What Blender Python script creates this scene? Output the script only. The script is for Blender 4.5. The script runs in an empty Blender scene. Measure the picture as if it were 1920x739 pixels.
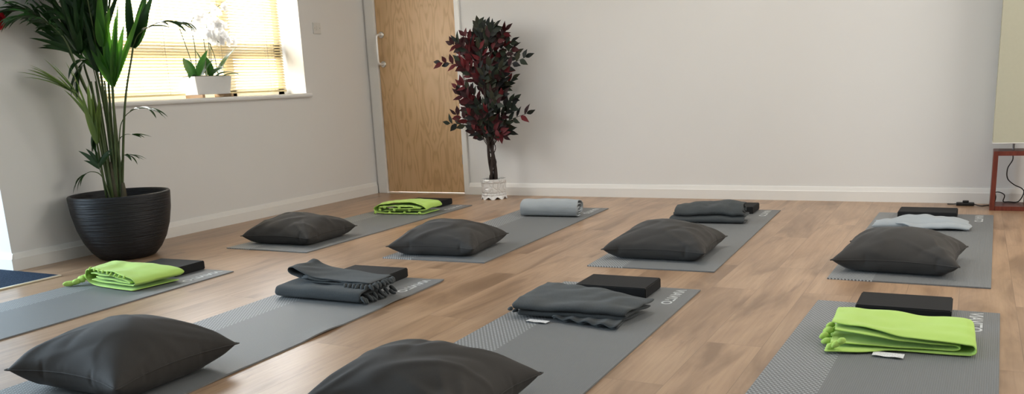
import bpy, bmesh, math, random
import numpy as np
from mathutils import Vector, Matrix, noise, Quaternion
PI = math.pi
S = bpy.context.scene
COL = S.collection

# ------------------------------------------------------------------ helpers
def link(o, parent=None):
    COL.objects.link(o)
    if parent is not None:
        o.parent = parent
    return o

def mesh_obj(name, verts, faces, mat, parent=None, smooth=False, loc=(0, 0, 0), rotz=0):
    me = bpy.data.meshes.new(name)
    me.from_pydata([tuple(v) for v in verts], [], faces)
    me.update()
    if smooth:
        me.polygons.foreach_set('use_smooth', [True] * len(me.polygons))
    if mat is not None:
        for m in (mat if isinstance(mat, (list, tuple)) else [mat]):
            me.materials.append(m)
    o = bpy.data.objects.new(name, me)
    o.location = loc
    o.rotation_euler = (0, 0, rotz)
    return link(o, parent)

def bm_obj(name, bm, mat, parent=None, smooth=False, loc=(0, 0, 0), rotz=0):
    bmesh.ops.recalc_face_normals(bm, faces=bm.faces[:])
    me = bpy.data.meshes.new(name)
    bm.to_mesh(me)
    bm.free()
    if smooth:
        me.polygons.foreach_set('use_smooth', [True] * len(me.polygons))
    if mat is not None:
        me.materials.append(mat)
    o = bpy.data.objects.new(name, me)
    o.location = loc
    o.rotation_euler = (0, 0, rotz)
    return link(o, parent)

def empty(name, loc=(0, 0, 0), rotz=0):
    o = bpy.data.objects.new(name, None)
    o.location = loc
    o.rotation_euler = (0, 0, rotz)
    o.empty_display_size = 0.1
    return link(o)

def tag(o, label=None, cat=None, group=None, kind=None):
    if label: o['label'] = label
    if cat: o['category'] = cat
    if group: o['group'] = group
    if kind: o['kind'] = kind
    return o

def box(bm, x0, x1, y0, y1, z0, z1):
    vs = [bm.verts.new(p) for p in ((x0, y0, z0), (x1, y0, z0), (x1, y1, z0), (x0, y1, z0),
                                    (x0, y0, z1), (x1, y0, z1), (x1, y1, z1), (x0, y1, z1))]
    for f in ((0, 3, 2, 1), (4, 5, 6, 7), (0, 1, 5, 4), (1, 2, 6, 5), (2, 3, 7, 6), (3, 0, 4, 7)):
        bm.faces.new([vs[i] for i in f])
    return vs

def boxes(name, lst, mat, parent=None, bevel=0, loc=(0, 0, 0), rotz=0, seg=2):
    bm = bmesh.new()
    for b in lst:
        box(bm, *b)
    if bevel:
        bmesh.ops.bevel(bm, geom=bm.edges[:], offset=bevel, segments=seg, affect='EDGES', profile=0.6)
    return bm_obj(name, bm, mat, parent, smooth=False, loc=loc, rotz=rotz)

def prism(bm, prof, axis, a0, a1):
    """prof: list of 2-d points; axis 'x': prof is (y,z); 'y': prof is (x,z)."""
    def P(p, a):
        return (a, p[0], p[1]) if axis == 'x' else (p[0], a, p[1])
    A = [bm.verts.new(P(p, a0)) for p in prof]
    B = [bm.verts.new(P(p, a1)) for p in prof]
    n = len(prof)
    for i in range(n):
        bm.faces.new((A[i], A[(i + 1) % n], B[(i + 1) % n], B[i]))
    bm.faces.new(A)
    bm.faces.new(B[::-1])

def tube_geo(pts, radii, sides=8, V=None, Fc=None, cap=True):
    V = [] if V is None else V
    Fc = [] if Fc is None else Fc
    pts = [Vector(p) for p in pts]
    n = len(pts)
    if not isinstance(radii, (list, tuple)):
        radii = [radii] * n
    base = len(V)
    t0 = (pts[1] - pts[0]).normalized()
    nrm = t0.orthogonal().normalized()
    for i, p in enumerate(pts):
        t = (pts[min(i + 1, n - 1)] - pts[max(i - 1, 0)]).normalized()
        nrm = (nrm - t * nrm.dot(t))
        if nrm.length < 1e-6: nrm = t.orthogonal()
        nrm.normalize()
        b = t.cross(nrm)
        for k in range(sides):
            a = 2 * PI * k / sides
            V.append(p + (nrm * math.cos(a) + b * math.sin(a)) * radii[i])
    for i in range(n - 1):
        for k in range(sides):
            a = base + i * sides + k
            b_ = base + i * sides + (k + 1) % sides
            Fc.append((a, b_, b_ + sides, a + sides))
    if cap:
        Fc.append(tuple(base + k for k in range(sides))[::-1])
        Fc.append(tuple(base + (n - 1) * sides + k for k in range(sides)))
    return V, Fc

def tube(name, pts, r, mat, parent=None, sides=8, loc=(0, 0, 0)):
    V, Fc = tube_geo(pts, r, sides)
    return mesh_obj(name, V, Fc, mat, parent, True, loc)

def lathe(name, prof, mat, parent=None, n=48, loc=(0, 0, 0), smooth=True, rotm=None):
    V, Fc = [], []
    for r, z in prof:
        for k in range(n):
            a = 2 * PI * k / n
            V.append(Vector((r * math.cos(a), r * math.sin(a), z)))
    for i in range(len(prof) - 1):
        for k in range(n):
            a, b = i * n + k, i * n + (k + 1) % n
            Fc.append((a, b, b + n, a + n))
    Fc.append(tuple(range(n))[::-1])
    Fc.append(tuple((len(prof) - 1) * n + k for k in range(n)))
    if rotm is not None:
        V = [rotm @ v for v in V]
    return mesh_obj(name, V, Fc, mat, parent, smooth, loc)

def catmull(pts, per):
    P = [np.array(p, float) for p in pts]
    P = [2 * P[0] - P[1]] + P + [2 * P[-1] - P[-2]]
    out = []
    for i in range(1, len(P) - 2):
        a, b, c, d = P[i - 1], P[i], P[i + 1], P[i + 2]
        for k in range(per):
            t = k / per
            out.append(0.5 * ((2 * b) + (c - a) * t + (2 * a - 5 * b + 4 * c - d) * t * t + (3 * b - a - 3 * c + d) * t ** 3))
    out.append(P[-2])
    return out

# ------------------------------------------------------------------ materials
class NT:
    def __init__(self, name):
        self.m = bpy.data.materials.new(name)
        self.m.use_nodes = True
        self.t = self.m.node_tree
        self.t.nodes.clear()
        self.out = self.t.nodes.new('ShaderNodeOutputMaterial')
        self.b = self.n('ShaderNodeBsdfPrincipled')
        self.t.links.new(self.b.outputs[0], self.out.inputs[0])
    def n(self, typ, **kw):
        nd = self.t.nodes.new(typ)
        for k, v in kw.items():
            setattr(nd, k, v)
        return nd
    def set(self, inp, v):
        if hasattr(v, 'is_output') or isinstance(v, bpy.types.NodeSocket):
            self.t.links.new(v, inp)
        elif isinstance(v, (tuple, list)) and len(v) == 3 and inp.type == 'RGBA':
            inp.default_value = (*v, 1)
        else:
            inp.default_value = v
    def p(self, **kw):
        for k, v in kw.items():
            self.set(self.b.inputs[k.replace('_', ' ')], v)
        return self
    def math(self, op, a, b=None, c=None):
        nd = self.n('ShaderNodeMath', operation=op)
        for i, v in enumerate((a, b, c)):
            if v is not None: self.set(nd.inputs[i], v)
        return nd.outputs[0]
    def coord(self, which='Object'):
        return self.n('ShaderNodeTexCoord').outputs[which]
    def mapping(self, vec, scale=(1, 1, 1), loc=(0, 0, 0), rot=(0, 0, 0)):
        nd = self.n('ShaderNodeMapping')
        self.t.links.new(vec, nd.inputs[0])
        nd.inputs['Scale'].default_value = scale
        nd.inputs['Location'].default_value = loc
        nd.inputs['Rotation'].default_value = rot
        return nd.outputs[0]
    def noise(self, vec, scale, detail=3, rough=.5, dist=0, col=False):
        nd = self.n('ShaderNodeTexNoise')
        if vec is not None: self.t.links.new(vec, nd.inputs['Vector'])
        nd.inputs['Scale'].default_value = scale
        nd.inputs['Detail'].default_value = detail
        nd.inputs['Roughness'].default_value = rough
        nd.inputs['Distortion'].default_value = dist
        return nd.outputs[1 if col else 0]
    def ramp(self, fac, stops, interp='LINEAR'):
        nd = self.n('ShaderNodeValToRGB')
        self.t.links.new(fac, nd.inputs[0])
        cr = nd.color_ramp
        cr.interpolation = interp
        while len(cr.elements) < len(stops): cr.elements.new(.5)
        for e, (p_, c) in zip(cr.elements, stops):
            e.position = p_
            e.color = (*c, 1) if len(c) == 3 else c
        return nd.outputs[0]
    def mix(self, fac, a, b, blend='MIX'):
        nd = self.n('ShaderNodeMix', data_type='RGBA', blend_type=blend)
        self.set(nd.inputs[0], fac); self.set(nd.inputs[6], a); self.set(nd.inputs[7], b)
        return nd.outputs[2]
    def bump(self, h, strength=.2, dist=.01):
        nd = self.n('ShaderNodeBump')
        nd.inputs['Strength'].default_value = strength
        nd.inputs['Distance'].default_value = dist
        self.t.links.new(h, nd.inputs['Height'])
        self.t.links.new(nd.outputs[0], self.b.inputs['Normal'])

def plain(name, c, rough=.5, metal=0, var=.06, scale=30, bump=0, **kw):
    t = NT(name)
    nz = t.noise(t.coord(), scale, 4)
    f = t.math('MULTIPLY_ADD', nz, 2 * var, 1 - var)
    t.p(Base_Color=t.mix(1.0, c, t.n('ShaderNodeCombineColor').outputs[0], 'MIX') if False else c, Roughness=rough, Metallic=metal)
    hs = t.n('ShaderNodeHueSaturation')
    hs.inputs['Color'].default_value = (*c, 1)
    t.t.links.new(f, hs.inputs['Value'])
    t.t.links.new(hs.outputs[0], t.b.inputs['Base Color'])
    if bump: t.bump(nz, bump, .003)
    t.p(**kw)
    return t.m

def fabric(name, c, rough=.85, heather=.15, weave=600, sheen=.3, bump=.25, big=.1):
    t = NT(name)
    co = t.coord()
    n1 = t.noise(co, 260, 3, .7)
    n2 = t.noise(co, 9, 3)
    f = t.math('ADD', t.math('MULTIPLY_ADD', n1, 2 * heather, 1 - heather), t.math('MULTIPLY_ADD', n2, 2 * big, -big))
    hs = t.n('ShaderNodeHueSaturation')
    hs.inputs['Color'].default_value = (*c, 1)
    t.t.links.new(f, hs.inputs['Value'])
    t.p(Base_Color=hs.outputs[0], Roughness=rough, Sheen_Weight=sheen, Sheen_Roughness=.5, Specular_IOR_Level=.25)
    t.bump(t.noise(co, weave, 2, .6), bump, .002)
    return t.m

M = {}
M['wall'] = plain('wall_paint', (.775, .765, .745), .75, var=.012, scale=4, bump=.03)
M['wall_dim'] = plain('unseen_wall_low_bounce', (.50, .49, .47), .8, var=.012, scale=4)  # unseen right and front walls, darkened to cut bounced fill light
M['ceiling'] = plain('ceiling_paint', (.66, .66, .64), .9, var=.01, scale=3)  # unseen ceiling, toned down to bounce less fill light
M['gloss_white'] = plain('white_gloss_paint', (.84, .825, .79), .35, var=.01, scale=8)
M['sill'] = plain('sill_white', (.86, .86, .85), .3, var=.01, scale=8)
M['black_foam'] = plain('black_foam', (.0085, .0085, .009), .72, var=.12, scale=140, bump=.15, Specular_IOR_Level=.3)
M['pot_black'] = None
M['steel'] = plain('brushed_steel', (.75, .73, .69), .28, 1, var=.04, scale=50)
M['grey_steel'] = plain('grey_hinge_steel', (.35, .36, .37), .35, 1, var=.05, scale=50)
M['white_plastic'] = plain('white_plastic', (.70, .685, .65), .35, var=.01, scale=10)
M['red_plastic'] = plain('red_plastic', (.45, .01, .02), .35, var=.03, scale=20)
M['black_plastic'] = plain('black_plastic', (.008, .008, .009), .4, var=.05, scale=40)
M['ceramic'] = plain('white_glazed_ceramic', (.80, .80, .79), .18, var=.02, scale=20)
M['soil'] = plain('dark_soil', (.018, .013, .010), .95, var=.5, scale=90, bump=.8)
M['bark'] = plain('brown_bark', (.035, .022, .018), .8, var=.35, scale=60, bump=.6)
M['stalk'] = plain('green_stalk', (.075, .11, .035), .5, var=.25, scale=14)
M['twig_green'] = plain('orchid_stem', (.06, .085, .03), .5, var=.2, scale=20)
M['petal'] = plain('white_petal', (.86, .86, .86), .5, var=.02, scale=20)
M['oak_foot'] = plain('light_wood_feet', (.42, .27, .15), .5, var=.15, scale=40)
M['red_wood'] = None
M['pillow'] = fabric('charcoal_cotton', (.044, .0405, .0370), .8, .10, 900, .06, .12, .08)
M['lime'] = fabric('lime_fleece', (.46, .68, .145), .9, .05, 500, .15, .15, .05)
M['charcoal'] = fabric('charcoal_wool', (.060, .066, .068), .95, .38, 420, .08, .5, .12)
M['pale_grey'] = fabric('pale_grey_wool', (.36, .39, .41), .95, .10, 420, .12, .4, .10)
M['thread'] = plain('black_thread', (.015, .015, .015), .8)

def mk_red_wood():
    t = NT('reddish_brown_wood')
    v = t.mapping(t.coord(), (9, 9, 1.5))
    nz = t.noise(v, 6, 4, .6, 1)
    t.p(Base_Color=t.ramp(nz, [(.3, (.095, .017, .010)), (.7, (.17, .036, .020))]), Roughness=.35)
    return t.m
M['red_wood'] = mk_red_wood()

def mk_pot():
    t = NT('black_ribbed_planter')
    co = t.coord()
    v = t.mapping(co, (1.2, 1.2, 34))
    nz = t.noise(v, 3.2, 3, .65, .4)
    t.p(Base_Color=(.008, .0095, .013), Roughness=.5)
    t.bump(nz, .8, .01)
    return t.m
M['pot_black'] = mk_pot()

def mk_floor():
    t = NT('oak_plank_floor')
    co = t.coord()
    sw = t.n('ShaderNodeSeparateXYZ'); t.t.links.new(co, sw.inputs[0])
    cb = t.n('ShaderNodeCombineXYZ')
    t.set(cb.inputs[0], t.math('ADD', sw.outputs[1], 3.426 + 1.22 * 4))
    t.set(cb.inputs[1], t.math('ADD', sw.outputs[0], -.017 + .184 * 40))
    br = t.n('ShaderNodeTexBrick')
    br.offset = .37; br.offset_frequency = 2; br.squash = 1
    t.t.links.new(cb.outputs[0], br.inputs['Vector'])
    br.inputs['Color1'].default_value = (0, 0, 0, 1); br.inputs['Color2'].default_value = (1, 1, 1, 1)
    br.inputs['Mortar'].default_value = (.5, .5, .5, 1)
    br.inputs['Scale'].default_value = 1
    br.inputs['Mortar Size'].default_value = .0009
    br.inputs['Mortar Smooth'].default_value = .3
    br.inputs['Bias'].default_value = 0
    br.inputs['Brick Width'].default_value = 1.22
    br.inputs['Row Height'].default_value = .184
    shift = t.n('ShaderNodeCombineXYZ')
    t.set(shift.inputs[0], t.math('MULTIPLY', br.outputs[0], 17.0)); t.set(shift.inputs[1], t.math('MULTIPLY', br.outputs[0], 9.0))
    va = t.n('ShaderNodeVectorMath', operation='ADD')
    t.t.links.new(co, va.inputs[0]); t.t.links.new(shift.outputs[0], va.inputs[1])
    fine = t.noise(t.mapping(va.outputs[0], (60, 2.2, 1)), 1.0, 6, .65, .6)
    smoky = t.noise(t.mapping(va.outputs[0], (6.5, 1.25, 1)), 1.0, 4, .55, .9)
    knots = t.noise(t.mapping(va.outputs[0], (22, 2.4, 1)), 1.0, 3, .6, 1.6)
    base = t.ramp(smoky, [(.30, (.225, .134, .074)), (.5, (.41, .260, .156)), (.72, (.51, .338, .210))])
    c2 = t.mix(t.ramp(fine, [(.35, (.0,) * 3), (.75, (.5,) * 3)]), base, (.27, .165, .105))
    c3 = t.mix(t.ramp(knots, [(.62, (0,) * 3), (.8, (.55,) * 3)]), c2, (.17, .10, .065))
    hs = t.n('ShaderNodeHueSaturation')
    t.t.links.new(c3, hs.inputs['Color'])
    t.set(hs.inputs['Value'], t.math('MULTIPLY_ADD', br.outputs[0], .13, .935))
    seam = t.mix(t.math('MULTIPLY', br.outputs[1], .55), hs.outputs[0], (.09, .055, .035))
    t.p(Base_Color=seam, Roughness=t.math('MULTIPLY_ADD', fine, .12, .27), Specular_IOR_Level=.5)
    h = t.math('SUBTRACT', t.math('MULTIPLY', fine, .25), br.outputs[1])
    t.bump(h, .12, .002)
    return t.m
M['floor'] = mk_floor()

def mk_door():
    t = NT('birch_ply_door')
    co = t.coord()
    sp = t.n('ShaderNodeSeparateXYZ'); t.t.links.new(co, sp.inputs[0])
    # mirrored veneer leaves about 0.26 m wide
    u = t.math('PINGPONG', t.math('ADD', sp.outputs[0], .05), .135)
    cb = t.n('ShaderNodeCombineXYZ')
    t.set(cb.inputs[0], t.math('MULTIPLY', u, 6.2)); t.set(cb.inputs[2], t.math('MULTIPLY', sp.outputs[2], 1.25))
    t.set(cb.inputs[1], t.math('MULTIPLY', t.math('FLOOR', t.math('DIVIDE', t.math('ADD', sp.outputs[0], .05), .27)), .23))
    f1 = t.noise(cb.outputs[0], 1.5, 2.2, .45, .55)
    ring = t.math('SINE', t.math('MULTIPLY', f1, 52))
    fine = t.noise(t.mapping(co, (130, 1, 5)), 1.0, 4, .6)
    c = t.ramp(t.math('MULTIPLY_ADD', ring, .5, .5), [(.0, (.53, .335, .165)), (.25, (.62, .405, .210)), (1, (.67, .445, .240))])
    c = t.mix(t.math('MULTIPLY', fine, .22), c, (.55, .35, .175))
    t.p(Base_Color=c, Roughness=.42)
    return t.m
M['door'] = mk_door()

MW, ML = .61, 1.883
def mk_mat():
    t = NT('grey_foam_mat')
    sp = t.n('ShaderNodeSeparateXYZ'); t.t.links.new(t.coord(), sp.inputs[0])
    x, y = sp.outputs[0], sp.outputs[1]          # object origin: far right corner; x in [-MW,0], y in [-ML,0]
    px, py = .0136, .0113
    row = t.math('DIVIDE', y, py)
    odd = t.math('MODULO', t.math('ABSOLUTE', t.math('FLOOR', row)), 2)
    fx = t.math('SUBTRACT', t.math('FRACT', t.math('ADD', t.math('DIVIDE', t.math('ADD', x, 2), px), t.math('MULTIPLY', odd, .5))), .5)
    fy = t.math('SUBTRACT', t.math('FRACT', t.math('ADD', row, 400)), .5)
    dx = t.math('LESS_THAN', t.math('ABSOLUTE', fx), .24)
    dy = t.math('LESS_THAN', t.math('ABSOLUTE', fy), .19)
    zone = t.math('LESS_THAN', x, -MW + .178)
    dots = t.math('MULTIPLY', t.math('MULTIPLY', dx, dy), zone)
    rib = t.math('SINE', t.math('MULTIPLY', x, 2 * PI / .0058))
    ribf = t.math('MULTIPLY_ADD', rib, .10, .95)
    spk = t.noise(t.coord(), 330, 2, .6)
    hs = t.n('ShaderNodeHueSaturation'); hs.inputs['Color'].default_value = (.178, .185, .187, 1)
    t.set(hs.inputs['Value'], t.math('MULTIPLY', ribf, t.math('MULTIPLY_ADD', spk, .4, .8)))
    t.p(Base_Color=t.mix(dots, hs.outputs[0], (.50, .52, .53)), Roughness=.52, Specular_IOR_Level=.5)
    t.bump(t.math('ADD', t.math('MULTIPLY', rib, .5), t.math('MULTIPLY', spk, .6)), .25, .002)
    return t.m
M['mat'] = mk_mat()
M['mat_print'] = plain('white_mat_print', (.58, .60, .60), .6, var=.05, scale=80)

def mk_carpet():
    t = NT('blue_entrance_carpet')
    co = t.coord()
    nz = t.noise(co, 130, 3, .7)
    t.p(Base_Color=t.ramp(nz, [(.3, (.006, .012, .026)), (.7, (.035, .062, .105))]), Roughness=.95, Specular_IOR_Level=.1)
    t.bump(nz, .9, .006)
    return t.m
M['carpet'] = mk_carpet()

def mk_leaf(name, c1, c2, rough=.38, scale=5, trans=.12):
    t = NT(name)
    nz = t.noise(t.coord(), scale, 2)
    t.p(Base_Color=t.ramp(nz, [(.3, c1), (.7, c2)]), Roughness=rough, Specular_IOR_Level=.4)
    if trans:
        tr = t.n('ShaderNodeBsdfTranslucent')
        tr.inputs[0].default_value = (c2[0] * 2.2, c2[1] * 2.6, c2[2] * 1.4, 1)
        mx = t.n('ShaderNodeMixShader'); mx.inputs[0].default_value = trans
        t.t.links.new(t.b.outputs[0], mx.inputs[1]); t.t.links.new(tr.outputs[0], mx.inputs[2])
        t.t.links.new(mx.outputs[0], t.out.inputs[0])
    return t.m
M['palm'] = mk_leaf('palm_leaf', (.010, .030, .012), (.028, .070, .020), .36, 4, .16)
M['palm_bright'] = mk_leaf('young_palm_leaf', (.030, .10, .016), (.085, .21, .032), .45, 9, .36)
M['palm_pale'] = mk_leaf('pale_palm_leaf', (.12, .19, .05), (.20, .27, .09), .5, 4, .2)
M['orchid_leaf'] = mk_leaf('orchid_leaf', (.012, .045, .016), (.035, .10, .03), .3, 8, .15)

def mk_ficus():
    t = NT('ficus_leaf')
    at = t.n('ShaderNodeAttribute'); at.attribute_name = 'leaf_tint'
    nz = t.noise(t.coord(), 40, 2)
    hs = t.n('ShaderNodeHueSaturation'); t.t.links.new(at.outputs[0], hs.inputs['Color'])
    t.set(hs.inputs['Value'], t.math('MULTIPLY_ADD', nz, .5, .75))
    t.p(Base_Color=hs.outputs[0], Roughness=.6, Specular_IOR_Level=.25)
    return t.m
M['ficus'] = mk_ficus()

def mk_trans(name, c, fac, rough=.6):
    t = NT(name)
    nz = t.noise(t.coord(), 60, 2)
    hs = t.n('ShaderNodeHueSaturation'); hs.inputs['Color'].default_value = (*c, 1)
    t.set(hs.inputs['Value'], t.math('MULTIPLY_ADD', nz, .06, .97))
    t.p(Base_Color=hs.outputs[0], Roughness=rough)
    tr = t.n('ShaderNodeBsdfTranslucent'); t.t.links.new(hs.outputs[0], tr.inputs[0])
    mx = t.n('ShaderNodeMixShader'); mx.inputs[0].default_value = fac
    t.t.links.new(t.b.outputs[0], mx.inputs[1]); t.t.links.new(tr.outputs[0], mx.inputs[2])
    t.t.links.new(mx.outputs[0], t.out.inputs[0])
    return t.m
M['slat'] = mk_trans('cream_blind_slat', (.66, .54, .29), .09, .45)
M['shade'] = mk_trans('cream_paper_shade', (.60, .575, .44), .25, .8)

M['petal'] = mk_trans('white_orchid_petal', (.9, .9, .9), .5, .5)
def mk_glass():
    t = NT('window_glass')
    t.t.nodes.remove(t.b)
    g = t.n('ShaderNodeBsdfGlossy'); g.inputs['Roughness'].default_value = .02
    tp = t.n('ShaderNodeBsdfTransparent')
    mx = t.n('ShaderNodeMixShader')
    mx.inputs[0].default_value = .06
    t.t.links.new(tp.outputs[0], mx.inputs[1]); t.t.links.new(g.outputs[0], mx.inputs[2])
    t.t.links.new(mx.outputs[0], t.out.inputs[0])
    return t.m
M['glass'] = mk_glass()

def mk_label():
    t = NT('care_label_print')
    sp = t.n('ShaderNodeSeparateXYZ'); t.t.links.new(t.coord('Generated'), sp.inputs[0])
    row = t.math('FRACT', t.math('MULTIPLY', sp.outputs[1], 5))
    ln = t.math('LESS_THAN', t.math('ABSOLUTE', t.math('SUBTRACT', row, .5)), .16)
    nz = t.math('GREATER_THAN', t.noise(t.mapping(t.coord('Generated'), (30, 5, 1)), 1.2, 1), .5)
    t.p(Base_Color=t.mix(t.math('MULTIPLY', t.math('MULTIPLY', ln, nz), .6), (.82, .82, .82), (.2, .2, .2)), Roughness=.6)
    return t.m
M['care'] = mk_label()

# ------------------------------------------------------------------ camera
camd = bpy.data.cameras.new('camera')
cam = link(bpy.data.objects.new('camera', camd))
yaw, pit, rol = (math.radians(a) for a in (28.42295841, 12.78680359, -2.79527118))
fw = Vector((-math.sin(yaw) * math.cos(pit), math.cos(yaw) * math.cos(pit), -math.sin(pit)))
rt = Vector((math.cos(yaw), math.sin(yaw), 0))
up = rt.cross(fw)
r2 = rt * math.cos(rol) + up * math.sin(rol)
u2 = -rt * math.sin(rol) + up * math.cos(rol)
mw = Matrix((r2, u2, -fw)).transposed().to_4x4()
mw.translation = (4.62952, -6.14859, .86296)
cam.matrix_world = mw
camd.sensor_width = 36
camd.lens = 1612.51 * 36 / 1920
camd.shift_y = (527.96 - 369.5) / 1920
camd.clip_start = .05
S.camera = cam

# ------------------------------------------------------------------ room shell
H = 2.6
XR, YB, XA = 6.5, -8.0, -2.6
YC = -3.345                                   # end of the left wall
WY0, WY1, WZ0, WZ1 = -2.63, -.815, .885, 2.12  # window opening
WT = .28
def struct(o):
    o['kind'] = 'structure'
    return o
struct(boxes('floor', [(XA, XR, YB, .2, -.1, 0)], M['floor']))
struct(boxes('ceiling', [(XA - .3, XR + .3, YB - .2, .3, H, H + .1)], M['ceiling']))
DX0, DX1, DH = .115, .902, 2.05
struct(boxes('wall_back', [(-WT, DX0 - .03, 0, .2, 0, H), (DX1 + .03, XR + .2, 0, .2, 0, H), (DX0 - .03, DX1 + .03, 0, .2, DH + .03, H)], M['wall']))
struct(boxes('wall_left', [(-WT, 0, YC, WY0, 0, H), (-WT, 0, WY1, 0, 0, H), (-WT, 0, WY0, WY1, 0, WZ0 - .03), (-WT, 0, WY0, WY1, WZ1, H)], M['wall']))
struct(boxes('wall_return', [(XA, -WT, YC, YC + .2, 0, H)], M['wall']))
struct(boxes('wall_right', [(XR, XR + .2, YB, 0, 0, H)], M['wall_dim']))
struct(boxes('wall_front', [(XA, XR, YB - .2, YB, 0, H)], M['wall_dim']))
# the entrance side, left of the picture: wall with a glazed opening
struct(boxes('wall_entrance', [(XA - .2, XA, YB, -5.9, 0, H), (XA - .2, XA, -3.6, YC + .2, 0, H), (XA - .2, XA, -5.9, -3.6, 2.2, H)], M['wall']))

def skirt(name, axis, a0, a1, flip):
    p = [(0, 0), (.016, 0), (.016, .066), (.0135, .070), (.007, .092), (.005, .097), (0, .097)]
    bm = bmesh.new()
    prism(bm, [(flip * q[0], q[1]) for q in p] if axis == 'y' else [(flip * q[0], q[1]) for q in p], axis, a0, a1)
    return struct(bm_obj(name, bm, M['gloss_white']))
skirt('baseboard_left', 'y', YC, -.02, 1)
o = skirt('baseboard_back', 'x', DX1 + .046, XR, -1)
o = skirt('baseboard_return', 'x', XA, .016, -1); o.location.y = YC
o = skirt('baseboard_right', 'y', YB, -.016, -1); o.location.x = XR

# door frame and door
fr = boxes('trim_1', [(.022, DX0, -.016, .01, 0, DH + .06), (DX1, DX1 + .047, -.016, .01, 0, DH + .06), (DX0, DX1, -.016, .01, DH, DH + .06)], M['gloss_white'], bevel=.004)
struct(fr)
jm = boxes('trim_2', [(DX0 - .03, DX0 + .001, .01, .1, 0, DH + .03), (DX1 - .001, DX1 + .03, .01, .1, 0, DH + .03), (DX0, DX1, .01, .1, DH, DH + .03)], M['gloss_white'])
struct(jm)
door = boxes('door_1', [(DX0 + .003, DX1 - .003, .006, .05, .012, DH - .003)], M['door'])
tag(door, kind='structure')
boxes('threshold_strip', [(DX0 + .02, DX1, -.012, .02, 0, .008)], plain('bright_metal_strip', (.85, .78, .66), .3, .6, var=.03), door)
hx = .163
pts = catmull([(hx, .006, 1.335), (hx - .0, -.03, 1.335), (hx - .006, -.052, 1.325), (hx - .008, -.056, 1.30), (hx - .008, -.056, 1.22), (hx - .008, -.056, 1.13), (hx - .006, -.052, 1.105), (hx, -.03, 1.095), (hx, .006, 1.095)], 6)
hd = tube('pull_handle', pts, .0105, plain('satin_steel', (.85, .84, .82), .45, .55), door, 10)
ry = Matrix.Rotation(PI / 2, 3, 'X')
for z in (1.335, 1.095):
    lathe('rose', [(.0, 0), (.027, 0), (.027, .004), (.022, .009), (.0105, .010), (.0, .010)], M['steel'], hd, 28, (hx, .006, z), rotm=ry)
for z in (.29, 1.05, 1.82):
    boxes('hinge', [(DX1 - .012, DX1 + .004, -.004, .006, z - .04, z + .04)], M['grey_steel'], door, bevel=.002)

# window
wb = boxes('window_1', [(-.27, -.225, WY0, WY1, WZ0 - .03, WZ0 + .05), (-.27, -.225, WY0, WY1, WZ1 - .06, WZ1),
                        (-.27, -.225, WY0, WY0 + .06, WZ0, WZ1), (-.27, -.225, WY1 - .06, WY1, WZ0, WZ1),
                        (-.27, -.225, -1.43, -1.32, WZ0, WZ1), (-.27, -.225, WY0, -1.43, 1.17, 1.27), (-.27, -.225, -1.32, WY1, 1.17, 1.27)], M['gloss_white'])
tag(wb, kind='structure')
for py0, py1 in ((WY0 + .05, -1.42), (-1.33, WY1 - .05)):
    for pz0, pz1 in ((WZ0 + .04, 1.18), (1.26, WZ1 - .05)):
        mesh_obj('pane', [(-.25, py0, pz0), (-.25, py1, pz0), (-.25, py1, pz1), (-.25, py0, pz1)], [(0, 1, 2, 3)], M['glass'], wb)
bm = bmesh.new()
prism(bm, [(-.225, WZ0 - .03), (.026, WZ0 - .03), (.033, WZ0 - .024), (.036, WZ0 - .015), (.033, WZ0 - .006), (.026, WZ0), (-.225, WZ0)], 'y', WY0 - .04, WY1 - .018 + .05)
sl = bm_obj('trim_3', bm, M['sill']); struct(sl)

# venetian blind
bl = empty('venetian_blind', (-.185, (WY0 + WY1) / 2, WZ0))
tag(bl, 'cream venetian blind with narrow slats drawn down over the window', 'blind')
L2 = (WY1 - WY0) / 2 - .025
V, Fc = [], []
nz = 0
z = .05
while z < WZ1 - WZ0 - .05:
    tilt = math.radians(-37)
    b = len(V)
    for yy in (-L2, L2):
        for k in range(5):
            s = (k / 4 - .5) * .025
            V.append((s * math.cos(tilt), yy, z + s * math.sin(tilt) + .0016 * (1 - (k / 2 - 1) ** 2)))
    for k in range(4):
        Fc.append((b + k, b + k + 1, b + 6 + k, b + 5 + k))
    z += .0205
sl = mesh_obj('slats', V, Fc, M['slat'], bl, True)
boxes('bottom_rail', [(-.012, .012, -L2, L2, .022, .036)], M['slat'], bl, bevel=.003)
boxes('head_rail', [(-.014, .014, -L2, L2, WZ1 - WZ0 - .045, WZ1 - WZ0 - .005)], M['slat'], bl, bevel=.003)
for yy in (-L2 + .12, -.25, .25, L2 - .17, L2 - .10):
    V, Fc = [], []
    for sx in (-.0135, .0135):
        tube_geo([(sx, yy, .03), (sx, yy, WZ1 - WZ0 - .04)], .0011, 6, V, Fc)
    mesh_obj('ladder_cord', V, Fc, plain('blind_cord', (.35, .33, .30), .8) if 'blind_cord' not in bpy.data.materials else bpy.data.materials['blind_cord'], bl)

# switch plate on the left wall
sp = boxes('switch_plate', [(0, .009, -.043, .043, -.043, .043)], M['white_plastic'], bevel=.003, loc=(0.0005, -.624, 1.38))
tag(sp, 'small square white switch plate on the wall right of the window', 'switch plate')
rx = Matrix.Rotation(PI / 2, 3, 'Y')
boxes('rocker', [(.009, .0125, -.012, .012, -.016, .016)], M['white_plastic'], sp, bevel=.001)
for s in (-1, 1):
    lathe('screw', [(0, 0), (.003, 0), (.003, .001), (0, .001)], M['grey_steel'], sp, 10, (.009, s * .03, 0), rotm=rx)

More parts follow.
